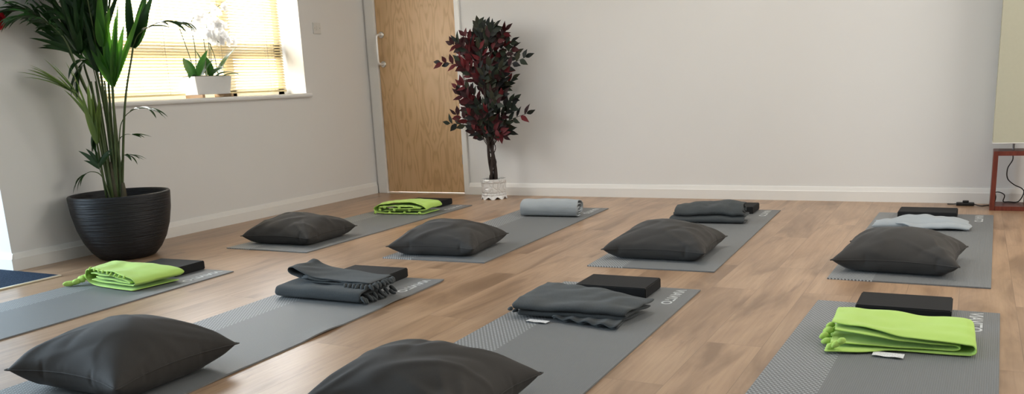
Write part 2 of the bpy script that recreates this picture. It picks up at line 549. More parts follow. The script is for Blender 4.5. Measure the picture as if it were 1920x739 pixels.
# red alarm on the left wall
al = lathe('alarm_sounder', [(0, 0), (.052, 0), (.055, .006), (.055, .03), (.046, .045), (.03, .050), (0, .051)], M['red_plastic'], None, 36, (0.0005, -3.222, 1.335), rotm=rx)
tag(al, 'round red alarm sounder on the wall left of the palm', 'alarm')
lathe('alarm_centre', [(0, .050), (.017, .050), (.017, .056), (0, .057)], plain('dark_red_plastic', (.25, .005, .01), .4), al, 20, rotm=rx)

# entrance carpet and its metal edge
cp = boxes('entrance_carpet', [(XA + .01, .415, -6.2, YC - .018, 0.0005, .007)], M['carpet'])
tag(cp, 'dark blue entrance carpet on the floor at the left edge', 'carpet')
boxes('edge_strip', [(.415, .432, -6.2, YC - .018, 0.0005, .009)], plain('pale_brass_strip', (.80, .74, .62), .35, .7), cp, bevel=.002)

# ------------------------------------------------------------------ yoga mats
def mat_mesh(curl):
    nx, ny = 14, 46
    V, Fc = [], []
    def zz(x, y):
        if not curl: return 0
        e = max(0, (x + .10) / .10)
        return e * e * (.006 * max(0, math.sin(y * 13.0 + .6)) * (1 if y > -1.0 else .3))
    for top in (0, 1):
        for j in range(ny + 1):
            for i in range(nx + 1):
                x = -MW + MW * i / nx; y = -ML + ML * j / ny
                V.append((x, y, .0005 + zz(x, y) + .0055 * top))
    W1 = nx + 1; N1 = W1 * (ny + 1)
    for j in range(ny):
        for i in range(nx):
            a = j * W1 + i
            Fc.append((a, a + W1, a + W1 + 1, a + 1))
            Fc.append((N1 + a, N1 + a + 1, N1 + a + W1 + 1, N1 + a + W1))
    edge = [i for i in range(nx)] + [nx + j * W1 for j in range(ny)] + [ny * W1 + i for i in range(nx, 0, -1)] + [j * W1 for j in range(ny, 0, -1)]
    for k in range(len(edge)):
        a, b = edge[k], edge[(k + 1) % len(edge)]
        Fc.append((a, b, N1 + b, N1 + a))
    return V, Fc
mat0 = mesh_obj('yoga_mat', *mat_mesh(False), M['mat'])
def text_mesh(body, size, offset, mat):
    cu = bpy.data.curves.new('lettering', 'FONT')
    cu.body = body; cu.size = size; cu.offset = offset
    cu.align_x = 'LEFT'
    tmp = bpy.data.objects.new('lettering_tmp', cu)
    COL.objects.link(tmp)
    dg = bpy.context.evaluated_depsgraph_get(); dg.update()
    me = bpy.data.meshes.new_from_object(tmp.evaluated_get(dg))
    bpy.data.objects.remove(tmp)
    me.materials.clear(); me.materials.append(mat)
    return me
tm = text_mesh('VIAVITO', .060, .0011, M['mat_print'])
xs = [v.co.x for v in tm.vertices]; ys = [v.co.y for v in tm.vertices]
sx = .245 / (max(xs) - min(xs)); sy = .043 / (max(ys) - min(ys))
for v in tm.vertices:
    v.co = ((v.co.x - min(xs)) * sx, (v.co.y - min(ys)) * sy, 0)
let = link(bpy.data.objects.new('lettering', tm), mat0)
let.rotation_euler = (0, 0, -PI / 2); let.location = (-.093, -.022, .0064)
let['label'] = 'white printed lettering'
MATS = [('A', 1.3244, -.6117, .63, 'grey yoga mat in the back row nearest the wooden door, lime blanket on it'),
        ('B', 2.4179, -.6022, 2.258, 'grey yoga mat in the back row carrying the rolled pale grey blanket'),
        ('C', 3.5614, -.5096, 2.172, 'grey yoga mat in the back row carrying a bundled charcoal blanket'),
        ('D', 4.7575, -.5151, -.98, 'grey yoga mat in the back row nearest the floor lamp'),
        ('E', 1.3129, -3.0151, 2.19, 'grey yoga mat in front of the big black planter, cut off at the left edge'),
        ('F', 2.5065, -2.8840, 2.37, 'grey yoga mat in the front row carrying the tasselled charcoal blanket'),
        ('G', 3.6701, -2.7438, 1.23, 'grey yoga mat in the front row carrying a neatly folded charcoal blanket with white tag'),
        ('H', 4.7487, -2.7909, -1.2, 'grey yoga mat at the lower right with white dashes and a lime blanket')]
curl_mesh = None
for i, (k, x, y, a, lab) in enumerate(MATS):
    if i == 0:
        m = mat0
    else:
        m = mat0.copy(); link(m)
        c = let.copy(); link(c, m)
        if k == 'F':
            tmpo = mesh_obj('yoga_mat', *mat_mesh(True), M['mat'])
            m.data = tmpo.data
            bpy.data.objects.remove(tmpo)
    m.location = (x, y, 0); m.rotation_euler = (0, 0, math.radians(a))
    tag(m, lab, 'yoga mat', 'yoga mats laid out on the floor')
MT = .0065   # top of a mat

# ------------------------------------------------------------------ foam blocks
bm = bmesh.new()
box(bm, -.1525, .1525, -.1025, .1025, 0, .044)
bmesh.ops.bevel(bm, geom=bm.edges[:], offset=.004, segments=3, affect='EDGES')
blk0 = bm_obj('foam_block', bm, M['black_foam'])
BLK = [('A', .985, -.690, 2, 'black foam yoga block behind the lime blanket nearest the wooden door'),
       ('B', 2.09, -.735, 2, 'black foam yoga block behind the rolled pale grey blanket'),
       ('C', 3.275, -.605, 1, 'black foam yoga block behind the bundled charcoal blanket of the back row'),
       ('D', 4.42, -.660, -1, 'black foam yoga block behind the crumpled pale grey blanket nearest the lamp'),
       ('E', .965, -3.125, 3, 'black foam yoga block beside the big black planter'),
       ('F', 2.155, -2.985, 2, 'black foam yoga block behind the tasselled charcoal blanket'),
       ('G', 3.355, -2.865, 1, 'black foam yoga block behind the neatly folded charcoal blanket with white tag'),
       ('H', 4.447, -2.880, 0, 'black foam yoga block behind the lime blanket at the lower right')]
for i, (k, x, y, a, lab) in enumerate(BLK):
    b = blk0 if i == 0 else link(blk0.copy())
    b.location = (x, y, MT); b.rotation_euler = (0, 0, math.radians(a))
    tag(b, lab, 'yoga block', 'foam blocks on the yoga mats')

# ------------------------------------------------------------------ pillows (small cloth solver)
def solve_pillow(N, sx, sy, vol, seed, steps=260, iters=10, sag=0.0):
    rng = np.random.RandomState(seed)
    gx, gy = np.meshgrid(np.linspace(-.5, .5, N), np.linspace(-.5, .5, N), indexing='ij')
    top = np.stack([gx * sx, gy * sy, np.full_like(gx, .0)], -1)
    bump = (1 - (2 * gx) ** 2) * (1 - (2 * gy) ** 2)
    nf = np.zeros_like(gx)
    for _ in range(7):
        fx, fy, ph = rng.uniform(-9, 9), rng.uniform(-9, 9), rng.uniform(0, 6.28)
        nf += np.sin(fx * gx * 2 + fy * gy * 2 + ph)
    P = np.zeros((2, N, N, 3))
    P[0] = top; P[1] = top
    P[0, :, :, 2] = .07 + .05 * bump + .004 * nf * bump
    P[1, :, :, 2] = .07 - .05 * bump
    Vv = np.zeros_like(P)
    hx_, hy_ = sx / (N - 1), sy / (N - 1)
    dg = math.hypot(hx_, hy_)
    border = np.zeros((N, N), bool); border[0] = border[-1] = True; border[:, 0] = border[:, -1] = True
    def proj_pair(A, B, L, k):
        d = B - A
        l = np.linalg.norm(d, axis=-1, keepdims=True) + 1e-9
        c = d * (.5 * k * (l - L) / l)
        A += c; B -= c
    dt = 1 / 60
    for s in range(steps):
        p = P.copy()
        # pressure towards the wanted volume
        nrm = np.zeros_like(P)
        du = np.gradient(P, axis=1); dv = np.gradient(P, axis=2)
        nrm = np.cross(du, dv)
        nrm[1] *= -1
        V0 = (nrm[..., 2] * P[..., 2]); V0 = V0[0].sum() + V0[1].sum()
        pr = np.clip((vol / max(V0, 1e-4) - 1) * 60, -20, 60)
        area = hx_ * hy_
        F = nrm / area * pr * .5
        F[..., 2] -= .35
        Vv += F * dt
        Vv *= .96
        P = P + Vv * dt
        for it in range(iters):
            for o_ in (0, 1):
                A = P[:, o_:N - 1:2]; B = P[:, o_ + 1:N:2]; n_ = min(A.shape[1], B.shape[1]); proj_pair(A[:, :n_], B[:, :n_], hx_, .9)
                A = P[:, :, o_:N - 1:2]; B = P[:, :, o_ + 1:N:2]; n_ = min(A.shape[2], B.shape[2]); proj_pair(A[:, :, :n_], B[:, :, :n_], hy_, .9)
            for o_ in (0, 1):
                A = P[:, o_:N - 1:2, :-1]; B = P[:, o_ + 1:N:2, 1:]; n_ = min(A.shape[1], B.shape[1]); 
                for q in (0, 1):
                    proj_pair(A[:, :n_, q::2], B[:, :n_, q::2], dg, .25)
                A = P[:, o_:N - 1:2, 1:]; B = P[:, o_ + 1:N:2, :-1]
                for q in (0, 1):
                    proj_pair(A[:, :n_, q::2], B[:, :n_, q::2], dg, .25)
            # bending
            for o_ in (0, 1):
                A = P[:, o_:N - 2:4]; B = P[:, o_ + 2:N:4]; n_ = min(A.shape[1], B.shape[1]); proj_pair(A[:, :n_], B[:, :n_], 2 * hx_, .10)
                A = P[:, :, o_:N - 2:4]; B = P[:, :, o_ + 2:N:4]; n_ = min(A.shape[2], B.shape[2]); proj_pair(A[:, :, :n_], B[:, :, :n_], 2 * hy_, .10)
            m_ = .5 * (P[0] + P[1])
            P[0][border] = m_[border]; P[1][border] = m_[border]
            P[..., 2] = np.maximum(P[..., 2], .001)
        con = P[..., 2] < .0015
        P[..., 0][con] = p[..., 0][con] * .7 + P[..., 0][con] * .3
        P[..., 1][con] = p[..., 1][con] * .7 + P[..., 1][con] * .3
        Vv = (P - p) / dt
        vl = np.linalg.norm(Vv, axis=-1, keepdims=True)
        Vv *= np.minimum(1, 1.2 / (vl + 1e-9))
    return P, border

def build_pillow(loc, rz, seed, vol, label, sx=.53, sy=.49, N=45):
    P, border = solve_pillow(N, sx, sy, vol, seed)
    # creases: radiating from the corners and across the top
    du = np.gradient(P, axis=1); dv = np.gradient(P, axis=2)
    nr = np.cross(du, dv); nr /= np.linalg.norm(nr, axis=-1, keepdims=True) + 1e-9
    nr[1] *= -1
    lo = P.reshape(-1, 3).min(0); hi = P.reshape(-1, 3).max(0)
    for i in range(N):
        for j in range(N):
            u, v = 2 * i / (N - 1) - 1, 2 * j / (N - 1) - 1
            edge = (1 - u ** 8) * (1 - v ** 8)
            d = .0
            for cx_ in (-1, 1):
                for cy_ in (-1, 1):
                    r = math.hypot(u - cx_, v - cy_); an = math.atan2(v - cy_, u - cx_)
                    n1 = noise.noise(Vector((an * 2.6 + 3.1 * cx_, r * .9 + 2 * cy_, seed * 3.7)))
                    d += .010 * math.exp(-((r - .5) / .42) ** 2) * (max(0, 1 - abs(n1) * 3.2) ** 1.6 - .3)
            n2 = noise.noise(Vector((u * .9 + .3 * v, v * 2.0 - .6 * u, seed * 1.9)))
            n3 = noise.noise(Vector((u * 1.7 - .8 * v, v * .8, seed * 5.3)))
            d += .0065 * (max(0, 1 - abs(n2) * 3.4) ** 1.6 - .25) - .006 * (max(0, 1 - abs(n3) * 3.2) ** 1.8 - .25)
            d += .007 * noise.noise(Vector((u * 1.5, v * 1.5, seed + 8.1)))
            P[0, i, j] += nr[0, i, j] * d * edge
            if P[1, i, j, 2] > .012: P[1, i, j] += nr[1, i, j] * d * .6 * edge
    P[..., 2] = np.maximum(P[..., 2], .001)
    idx = np.arange(2 * N * N).reshape(2, N, N)
    ids = idx.copy()
    ids[1][border] = ids[0][border]
    used = sorted(set(ids.ravel().tolist()))
    rm = {u: i for i, u in enumerate(used)}
    flat = P.reshape(-1, 3)
    V = [tuple(flat[u]) for u in used]
    Fc = []
    for s in (0, 1):
        for i in range(N - 1):
            for j in range(N - 1):
                q = [rm[int(ids[s, a, b])] for a, b in ((i, j), (i + 1, j), (i + 1, j + 1), (i, j + 1))]
                if len(set(q)) == 4:
                    Fc.append(q if s == 0 else q[::-1])
    o = mesh_obj('pillow', V, Fc, M['pillow'], None, True, (loc[0], loc[1], MT), math.radians(rz))
    md = o.modifiers.new('subdivision', 'SUBSURF'); md.levels = 1; md.render_levels = 1
    ring = [(i, 0) for i in range(N - 1)] + [(N - 1, j) for j in range(N - 1)] + [(i, N - 1) for i in range(N - 1, 0, -1)] + [(0, j) for j in range(N - 1, 0, -1)]
    pts = [P[0, a, b] for a, b in ring]; pts.append(pts[0])
    V, Fc = tube_geo([tuple(q) for q in pts], .0022, 6, cap=False)
    mesh_obj('seam', V, Fc, M['pillow'], o, True)
    tag(o, label, 'pillow', 'charcoal pillows on the yoga mats')
    return o
build_pillow((1.00, -2.150), 2, 1, .0245, 'charcoal pillow in the back row, leftmost, lying near the white skirting')
build_pillow((2.12, -2.215), 6, 2, .0245, 'charcoal pillow in the back row on the mat with the rolled pale grey blanket')
build_pillow((3.29, -2.030), 2, 3, .0245, 'charcoal pillow in the back row on the mat with the bundled charcoal blanket')
build_pillow((4.375, -2.060), -3, 4, .0245, 'charcoal pillow on the mat nearest the floor lamp', sx=.515)
build_pillow((2.265, -4.41), 0, 5, .0285, 'charcoal pillow in the lower left foreground')
build_pillow((3.36, -4.35), 3, 6, .0285, 'charcoal pillow cut off by the bottom edge of the picture')

# ------------------------------------------------------------------ blankets
def nz3(x, y, z=0.0):
    return noise.noise(Vector((x, y, z)))

def cloth(name, quad, layers, mat, th=.0055, amp=.006, freq=9, seed=0, wob=.008, axis='a', zmax=.08, nv=26, taper=None, parent=None, fold=.003):
    """quad: BL, BR, FR, FL corners (x,y) of the folded cloth; layers: profile points.
    axis 'a': profile runs left-right, points (a, z, b_back, b_front);
    axis 'b': profile runs back-front, points (b, z, a_left, a_right)."""
    BL, BR, FR, FL = [np.array(q, float) for q in quad]
    V, Fc = [], []
    for li, lay in enumerate(layers):
        pr = catmull(lay, 7)
        base = len(V)
        for i, (p_, z_, q0, q1) in enumerate(pr):
            for j in range(nv + 1):
                t = j / nv
                w0 = wob * nz3(i * .16, li * 3.1 + seed, 2.3) ; w1 = wob * nz3(i * .16, li * 5.7 + seed, 7.9)
                q = (q0 + w0 * 3) * (1 - t) + (q1 + w1 * 3) * t
                a, b = (p_, q) if axis == 'a' else (q, p_)
                xy = (BL * (1 - a) + BR * a) * (1 - b) + (FL * (1 - a) + FR * a) * b
                k = min(1.2, z_ / zmax)
                zz = z_
                if taper: zz *= taper(a, b)
                zz += k * amp * (1.6 * nz3(xy[0] * freq + seed, xy[1] * freq, 1.5) + .6 * nz3(xy[0] * freq * 2.6, xy[1] * freq * 2.6 + seed, 4.5))
                zz += k * fold * math.sin(6 * nz3(xy[0] * freq * .8 + 5 + seed, xy[1] * freq * .8, 9))
                d = .35 * amp * nz3(xy[0] * freq * 1.5, zz * 40, seed + 3.3)
                V.append((xy[0] + d, xy[1] + d, max(zz, .0035)))
        W1 = nv + 1
        for i in range(len(pr) - 1):
            for j in range(nv):
                c = base + i * W1 + j
                Fc.append((c, c + 1, c + W1 + 1, c + W1))
    ctr = np.mean(np.array(quad), 0)
    V = [(v[0] - ctr[0], v[1] - ctr[1], v[2]) for v in V]
    o = mesh_obj(name, V, Fc, mat, parent, True, (ctr[0], ctr[1], MT))
    md = o.modifiers.new('thickness', 'SOLIDIFY'); md.thickness = th; md.offset = 0
    md = o.modifiers.new('subdivision', 'SUBSURF'); md.levels = 1; md.render_levels = 1
    return o

def fringe(parent, lobes, mat, seed=0, name='tassel', r=.008):
    """lobes: (x, y, z, dx, dy, dz, length) in world coordinates (z above the mat); each tassel is a part."""
    rnd = random.Random(seed)
    ox, oy = parent.location.x, parent.location.y
    for (x, y, z, dx, dy, dz, ln) in lobes:
        V, Fc = [], []
        d = Vector((dx, dy, dz)).normalized()
        side = Vector((-d.y, d.x, 0))
        p = Vector((x - ox, y - oy, z))
        bend = rnd.uniform(-.4, .4)
        pts, rr = [], []
        for k in range(6):
            t = k / 5
            q = p + d * ln * t + side * bend * ln * t * t
            q.z = max(q.z - .25 * ln * t * t, r * 1.3)
            pts.append(q)
            rr.append(r * (.75 + .75 * math.sin(PI * min(1, t * .85 + .15)) * rnd.uniform(.8, 1.2)) * (1 if k < 5 else .45))
        tube_geo(pts, rr, 7, V, Fc)
        o = mesh_obj(name, V, Fc, mat, parent, True)
        md = o.modifiers.new('subdivision', 'SUBSURF'); md.levels = 1; md.render_levels = 1

def label_tag(parent, x, y, w, d, rz, z=.003):
    ox, oy = parent.location.x, parent.location.y
    V, Fc = [], []
    n = 8
    for i in range(n + 1):
        for j in range(3):
            V.append((-w / 2 + w * i / n, -d / 2 + d * j / 2, .0015 + .002 * (math.sin(i * 1.3) * .5 + .5) * (1 - j / 2)))
    for i in range(n):
        for j in range(2):
            c = i * 3 + j
            Fc.append((c, c + 3, c + 4, c + 1))
    o = mesh_obj('care_label', V, Fc, M['care'], parent, False, (x - ox, y - oy, z), math.radians(rz))
    o['label'] = 'white care label'
    return o

GB = 'folded blankets on the yoga mats'
# H: lime blanket, lower right
qH = [(4.245, -3.115), (4.665, -3.105), (4.675, -3.345), (4.255, -3.375)]
bH = cloth('folded_blanket', qH, [
    [(-.0, .008, .05, 1.32), (.25, .007, .05, 1.22), (.5, .007, .05, 1.02), (.9, .008, .05, 1.03), (.985, .014, .04, 1.03), (1.0, .034, .02, 1.02), (.97, .052, .0, 1.0), (.85, .058, .0, 1.0), (.5, .060, .0, .99), (.2, .064, .0, .90), (.02, .062, .0, .80)],
    [(.03, .022, .1, 1.12), (.3, .019, .1, 1.06), (.6, .018, .1, 1.0), (.85, .020, .1, .97), (.90, .030, .1, .96), (.85, .040, .08, .96), (.6, .043, .05, 1.0), (.3, .048, .05, 1.02), (.05, .050, .05, .93)]],
    M['lime'], .0045, .004, 8, 1.3, .010, 'a', .06, 30, taper=lambda a, b: 1 + .10 * max(0, b - .3) * (1 - a) - .62 * max(0, b - .45) * a)
fringe(bH, [(4.262 + random.Random(i).uniform(-.008, .006), -3.36 + .022 * i, .018 + .012 * (i % 3), -1, -.35, -.1, .030) for i in range(7)] +
       [(4.285 + .016 * i, -3.42 - .004 * (i % 2), .022 + .010 * (i % 3), -.9, -.5, -.2, .028) for i in range(3)], M['lime'], 3)
label_tag(bH, 4.44, -3.415, .088, .046, -2)
tag(bH, 'folded lime green blanket at the lower right with a white care label', 'blanket', GB)

# G: charcoal neatly folded with white tag
qG = [(3.105, -3.02), (3.615, -3.120), (3.565, -3.325), (3.120, -3.375)]
def ripple(a, b): return 1
bG = cloth('folded_blanket', qG, [
    [(.0, .056, .0, .97), (.3, .058, .0, .99), (.7, .056, .0, 1.0), (.92, .054, .0, 1.0), (1.0, .043, .0, .99), (.93, .033, .02, .98), (.6, .032, .03, .96), (.1, .032, .03, .95)],
    [(.05, .027, .03, .95), (.5, .027, .03, .96), (.90, .028, .04, .98), (.985, .018, .05, .97), (.9, .010, .03, .96), (.4, .009, .03, .95)]],
    M['charcoal'], .007, .0035, 9, 4.1, .006, 'b', .055, 30, taper=lambda a, b: 1.0 - .22 * max(0, a - .6) / .4)
V, Fc = [], []
for s in (0, 1):
    base = len(V)
    for i in range(60):
        a = i / 59
        for j in range(8):
            b = j / 7
            x = 3.26 + .27 * a + .03 * b; y = -3.16 - (.235 + .012 * s - .03 * (1 - a)) * b - .02 * a
            V.append((x, y, .004 + .007 * s + b * b * (.0045 * (1 + math.sin(a * 25 + s * .5)))))
    for i in range(59):
        for j in range(7):
            c = base + i * 8 + j
            Fc.append((c, c + 1, c + 9, c + 8))
V = [(v[0] - bG.location.x, v[1] - bG.location.y, v[2]) for v in V]
o = mesh_obj('hem', V, Fc, M['charcoal'], bG, True)
md = o.modifiers.new('thickness', 'SOLIDIFY'); md.thickness = .004; md.offset = 0
o['label'] = 'rippled open hem under the folds'
fringe(bG, [(3.13 + .004 * math.sin(i * 5), -3.04 - .034 * i, .010 + .014 * (i % 4), -1, -.2, -.1, .022) for i in range(11)], M['charcoal'], 5, r=.006)
label_tag(bG, 3.245, -3.405, .085, .034, -3)
tag(bG, 'neatly folded charcoal blanket with a white tag, in front of a black block', 'blanket', GB)

# F: charcoal with tassels
qF = [(1.955, -3.13), (2.415, -3.15), (2.425, -3.40), (1.960, -3.405)]
bF = cloth('folded_blanket', qF, [
    [(.0, .050, .0, 1.0), (.3, .052, .0, 1.0), (.75, .051, .0, 1.0), (.95, .046, .0, 1.0), (1.0, .028, .0, 1.0), (.95, .010, .0, 1.0), (.7, .006, .0, 1.0), (.2, .006, .0, 1.0)],
    [(.1, .030, .02, .98), (.5, .030, .02, .98), (.8, .029, .02, .98)]],
    M['charcoal'], .008, .003, 8, 7.7, .004, 'b', .05, 30)
# the upper flap, left end turned up in a curl
flap = cloth('flap', qF, [
    [(1.0, .062, .02, .72), (.7, .063, .02, .72), (.35, .064, .02, .72), (.12, .078, .02, .70), (.02, .100, .02, .68), (.01, .115, .02, .66), (.06, .118, .03, .66), (.14, .104, .03, .68), (.32, .085, .02, .70), (.6, .078, .02, .70), (1.0, .074, .02, .70)]],
    M['charcoal'], .006, .0025, 9, 2.2, .005, 'a', .09, 22)
flap.parent = bF; flap.location = (0, 0, 0)
fl = []
for i in range(11):
    fl.append((2.425 + .006 * math.sin(i * 3), -3.395 + .021 * i, .034 - .012 * (i % 2), 1, -.25, -.5, .036))
for i in range(9):
    fl.append((2.425 + .005 * math.sin(i * 2), -3.335 + .020 * i, .070, 1, -.3, -.25, .034))
for i in range(6):
    fl.append((2.30 + .022 * i, -3.333, .068, .35, -1, -.5, .030))
fringe(bF, fl, M['charcoal'], 9, 'tassel', .0068)
V, Fc = [], []
for k in range(3):
    tube_geo([(2.05 + .36 * t / 9 - bF.location.x, -3.322 + .012 * k - .006 * math.sin(t) - bF.location.y, .080 + .004 * math.sin(t * 1.7 + k) - .012 * t / 9 - .002) for t in range(10)], .0045, 6, V, Fc)
mesh_obj('rolled_hem', V, Fc, M['charcoal'], bF, True)
tag(bF, 'charcoal blanket folded thick with tassels at right and a curled left end', 'blanket', GB)

# E: lime blanket by the planter
qE = [(.765, -3.325), (1.235, -3.262), (1.200, -3.530), (.800, -3.500)]
bE = cloth('folded_blanket', qE, [
    [(.98, .007, .05, 1.0), (.6, .007, .05, 1.02), (.2, .008, .05, .97), (.03, .022, .03, .9), (-.02, .050, .0, .88), (.06, .078, .0, .90), (.25, .084, .0, .92), (.6, .078, .0, .95), (.9, .066, .0, .97), (1.0, .050, .0, .98), (1.0, .036, .02, .98), (.9, .028, .03, .97), (.5, .026, .05, .96), (.12, .030, .06, .93)],
    [(.10, .060, .05, .90), (.3, .062, .05, .93), (.6, .058, .05, .97), (.85, .050, .05, .98), (.93, .044, .05, .98), (.85, .038, .06, .98), (.5, .042, .06, .95), (.2, .046, .06, .9)]],
    M['lime'], .0055, .004, 8, 11.1, .008, 'a', .08, 28)
fringe(bE, [(.80 - .012 * i, -3.49 - .010 * i - .006 * (i % 2), .026 - .003 * i, -.8, -.6, .15 - .1 * i, .040) for i in range(5)] +
       [(.80 - .010 * i, -3.455 - .008 * i, .034 - .003 * i, -1, -.1, .3, .035) for i in range(4)], M['lime'], 12, r=.011)
fringe(bE, [(.84 + .036 * i, -3.475 - .0045 * i, .088 - .0022 * i, .4, -.9, -.35, .020) for i in range(9)], M['lime'], 14, 'hem_tuft', .0048)
tag(bE, 'folded lime green blanket in front of the big black planter, fringe trailing left', 'blanket', GB)

# A: lime blanket at the back
qA = [(.800, -.975), (1.240, -.900), (1.235, -1.120), (.815, -1.165)]
bA = cloth('folded_blanket', qA, [
    [(.98, .006, .05, 1.02), (.6, .007, .05, 1.0), (.2, .008, .05, 1.02), (.03, .020, .03, .95), (-.01, .042, .0, .9), (.08, .066, .0, .90), (.35, .078, .0, .86), (.7, .078, .0, .90), (.92, .068, .0, .93), (1.0, .048, .0, .96), (.94, .032, .02, .97), (.5, .026, .05, .98), (.2, .026, .06, .95)],
    [(.10, .052, .05, .99), (.4, .056, .05, .96), (.7, .054, .05, 1.02), (.9, .046, .05, 1.0), (.7, .040, .06, 1.03), (.3, .038, .06, .99)]],
    M['lime'], .006, .008, 9, 21.4, .016, 'a', .075, 26)
fringe(bA, [(.83 + .04 * i, -1.150 + .004 * i, .014 + .02 * (i % 3), .1, -1, -.4, .017) for i in range(10)], M['lime'], 21, r=.009)
tag(bA, 'folded lime green blanket at the back, nearest the wooden door', 'blanket', GB)

# B: pale grey rolled blanket
qB = [(1.965, -.905), (2.355, -.890), (2.375, -1.045), (1.965, -1.070)]
bB = cloth('rolled_blanket', qB, [
    [(.30, .050, .02, .985), (.55, .062, .015, .985), (.74, .052, .01, .985), (.62, .036, .01, .985), (.34, .036, .01, .985), (.16, .052, .01, .99), (.26, .078, .005, .99), (.60, .084, .0, .99), (.86, .068, .0, .99), (.88, .042, .0, .99), (.70, .022, .0, .99), (.25, .020, .0, .99), (.05, .045, .0, 1), (.12, .085, .0, 1), (.45, .106, .0, 1), (.80, .100, .0, 1), (.98, .070, .0, 1), (.99, .034, .0, 1), (.86, .008, .0, 1), (.4, .006, 0, 1)]],
    M['pale_grey'], .0065, .0035, 9, 31.7, .005, 'b', .1, 30)
tag(bB, 'rolled pale grey blanket on the second back row mat from the door', 'blanket', GB)

# C: bundled charcoal blanket
qC = [(3.035, -.925), (3.455, -.900), (3.475, -1.095), (3.025, -1.130)]
bC = cloth('folded_blanket', qC, [
    [(.05, .040, .0, 1.0), (.5, .042, .0, 1.0), (.9, .042, .0, .98), (1.02, .024, .0, .98), (.92, .007, .0, .98), (.4, .006, .0, 1.0)],
    [(.35, .050, .05, .95), (.75, .052, .05, .96), (.95, .056, .05, .98), (.98, .072, .05, .98), (.85, .098, .04, .97), (.5, .112, .04, .96), (.15, .100, .05, .95), (.0, .07, .05, .95), (.1, .052, .05, .95)],
    [(.4, .080, .07, .97), (.75, .084, .07, .98), (.82, .074, .07, .98), (.6, .066, .07, .97), (.3, .066, .07, .96)]],
    M['charcoal'], .0075, .010, 10, 41.9, .012, 'b', .1, 28, taper=lambda a, b: 1.0 - .12 * (2 * a - 1.1) ** 2)
fringe(bC, [(3.045 + .008 * math.sin(i * 4), -.96 - .02 * i, .016 + .02 * (i % 3), -1, -.4, -.1, .026) for i in range(8)], M['charcoal'], 43, r=.008)
tag(bC, 'bundled charcoal blanket at the back on the mat before the bare wall', 'blanket', GB)

# D: crumpled pale grey blanket
qD = [(4.165, -.945), (4.630, -.905), (4.640, -1.075), (4.160, -1.120)]
bD = cloth('crumpled_blanket', qD, [
    [(.02, .010, .02, .97), (.1, .030, .02, .98), (.35, .054, .02, .99), (.65, .058, .02, 1.0), (.9, .046, .02, 1.0), (1.0, .028, .02, .97), (.97, .012, .02, .95), (.8, .006, .02, .95), (.3, .006, .02, .97)],
    [(.15, .022, .05, .93), (.4, .036, .05, .95), (.75, .038, .05, 1.02), (1.12, .030, .35, 1.02), (1.16, .014, .42, .98), (.9, .010, .4, .95)]],
    M['pale_grey'], .007, .012, 8, 57.3, .014, 'b', .055, 34, taper=lambda a, b: .35 + .75 * math.sin(PI * min(1, max(0, .12 + .78 * a))))
tag(bD, 'crumpled pale grey blanket behind the pillow nearest the floor lamp', 'blanket', GB)

# ------------------------------------------------------------------ palm in planter
RX = Vector((math.cos(yaw), math.sin(yaw), 0)); RY = Vector((-math.sin(yaw), math.cos(yaw), 0))  # plant's own axes
PC = Vector((.295, -2.840, 0))
palm = empty('potted_palm', PC)
tag(palm, 'tall palm with long fronds in a wide black ribbed planter by the window', 'potted palm')
lathe('planter', [(0, .0), (.14, 0), (.155, .006), (.19, .045), (.224, .105), (.250, .18), (.267, .27), (.274, .352), (.274, .366), (.270, .372), (.258, .372), (.253, .366), (.250, .33), (.245, .315), (0, .312)], M['pot_black'], palm, 72)
lathe('soil', [(0, .300), (.246, .300), (.246, .322), (.12, .328), (0, .332)], M['soil'], palm, 32)

def leaflet(V, Fc, base, d, ln, w, droop, up, segs=7, twist=0.0):
    d = d.normalized()
    side = d.cross(up)
    if side.length < 1e-3: side = d.orthogonal()
    side.normalize()
    nrm = side.cross(d).normalized()
    side = (side * math.cos(twist) + nrm * math.sin(twist)).normalized()
    p = base.copy(); dd = d.copy()
    b0 = len(V)
    for k in range(segs + 1):
        t = k / segs
        ww = w * (math.sin(PI * min(1, .12 + .88 * t ** .8)) ** .8 if t < 1 else 0.02)
        n2 = side.cross(dd).normalized()
        V.append(p - side * ww * .5 + n2 * ww * .12)
        V.append(p - n2 * ww * .06)
        V.append(p + side * ww * .5 + n2 * ww * .12)
        dd = (dd + Vector((0, 0, -droop / segs * (1 + t)))).normalized()
        p = p + dd * ln / segs
    for k in range(segs):
        a = b0 + k * 3
        Fc.append((a, a + 1, a + 4, a + 3)); Fc.append((a + 1, a + 2, a + 5, a + 4))

def L(u, z, w=0):   # plant coordinates: u across, w towards the room, z up
    v = RX * u - RY * w
    return Vector((v.x, v.y, z))

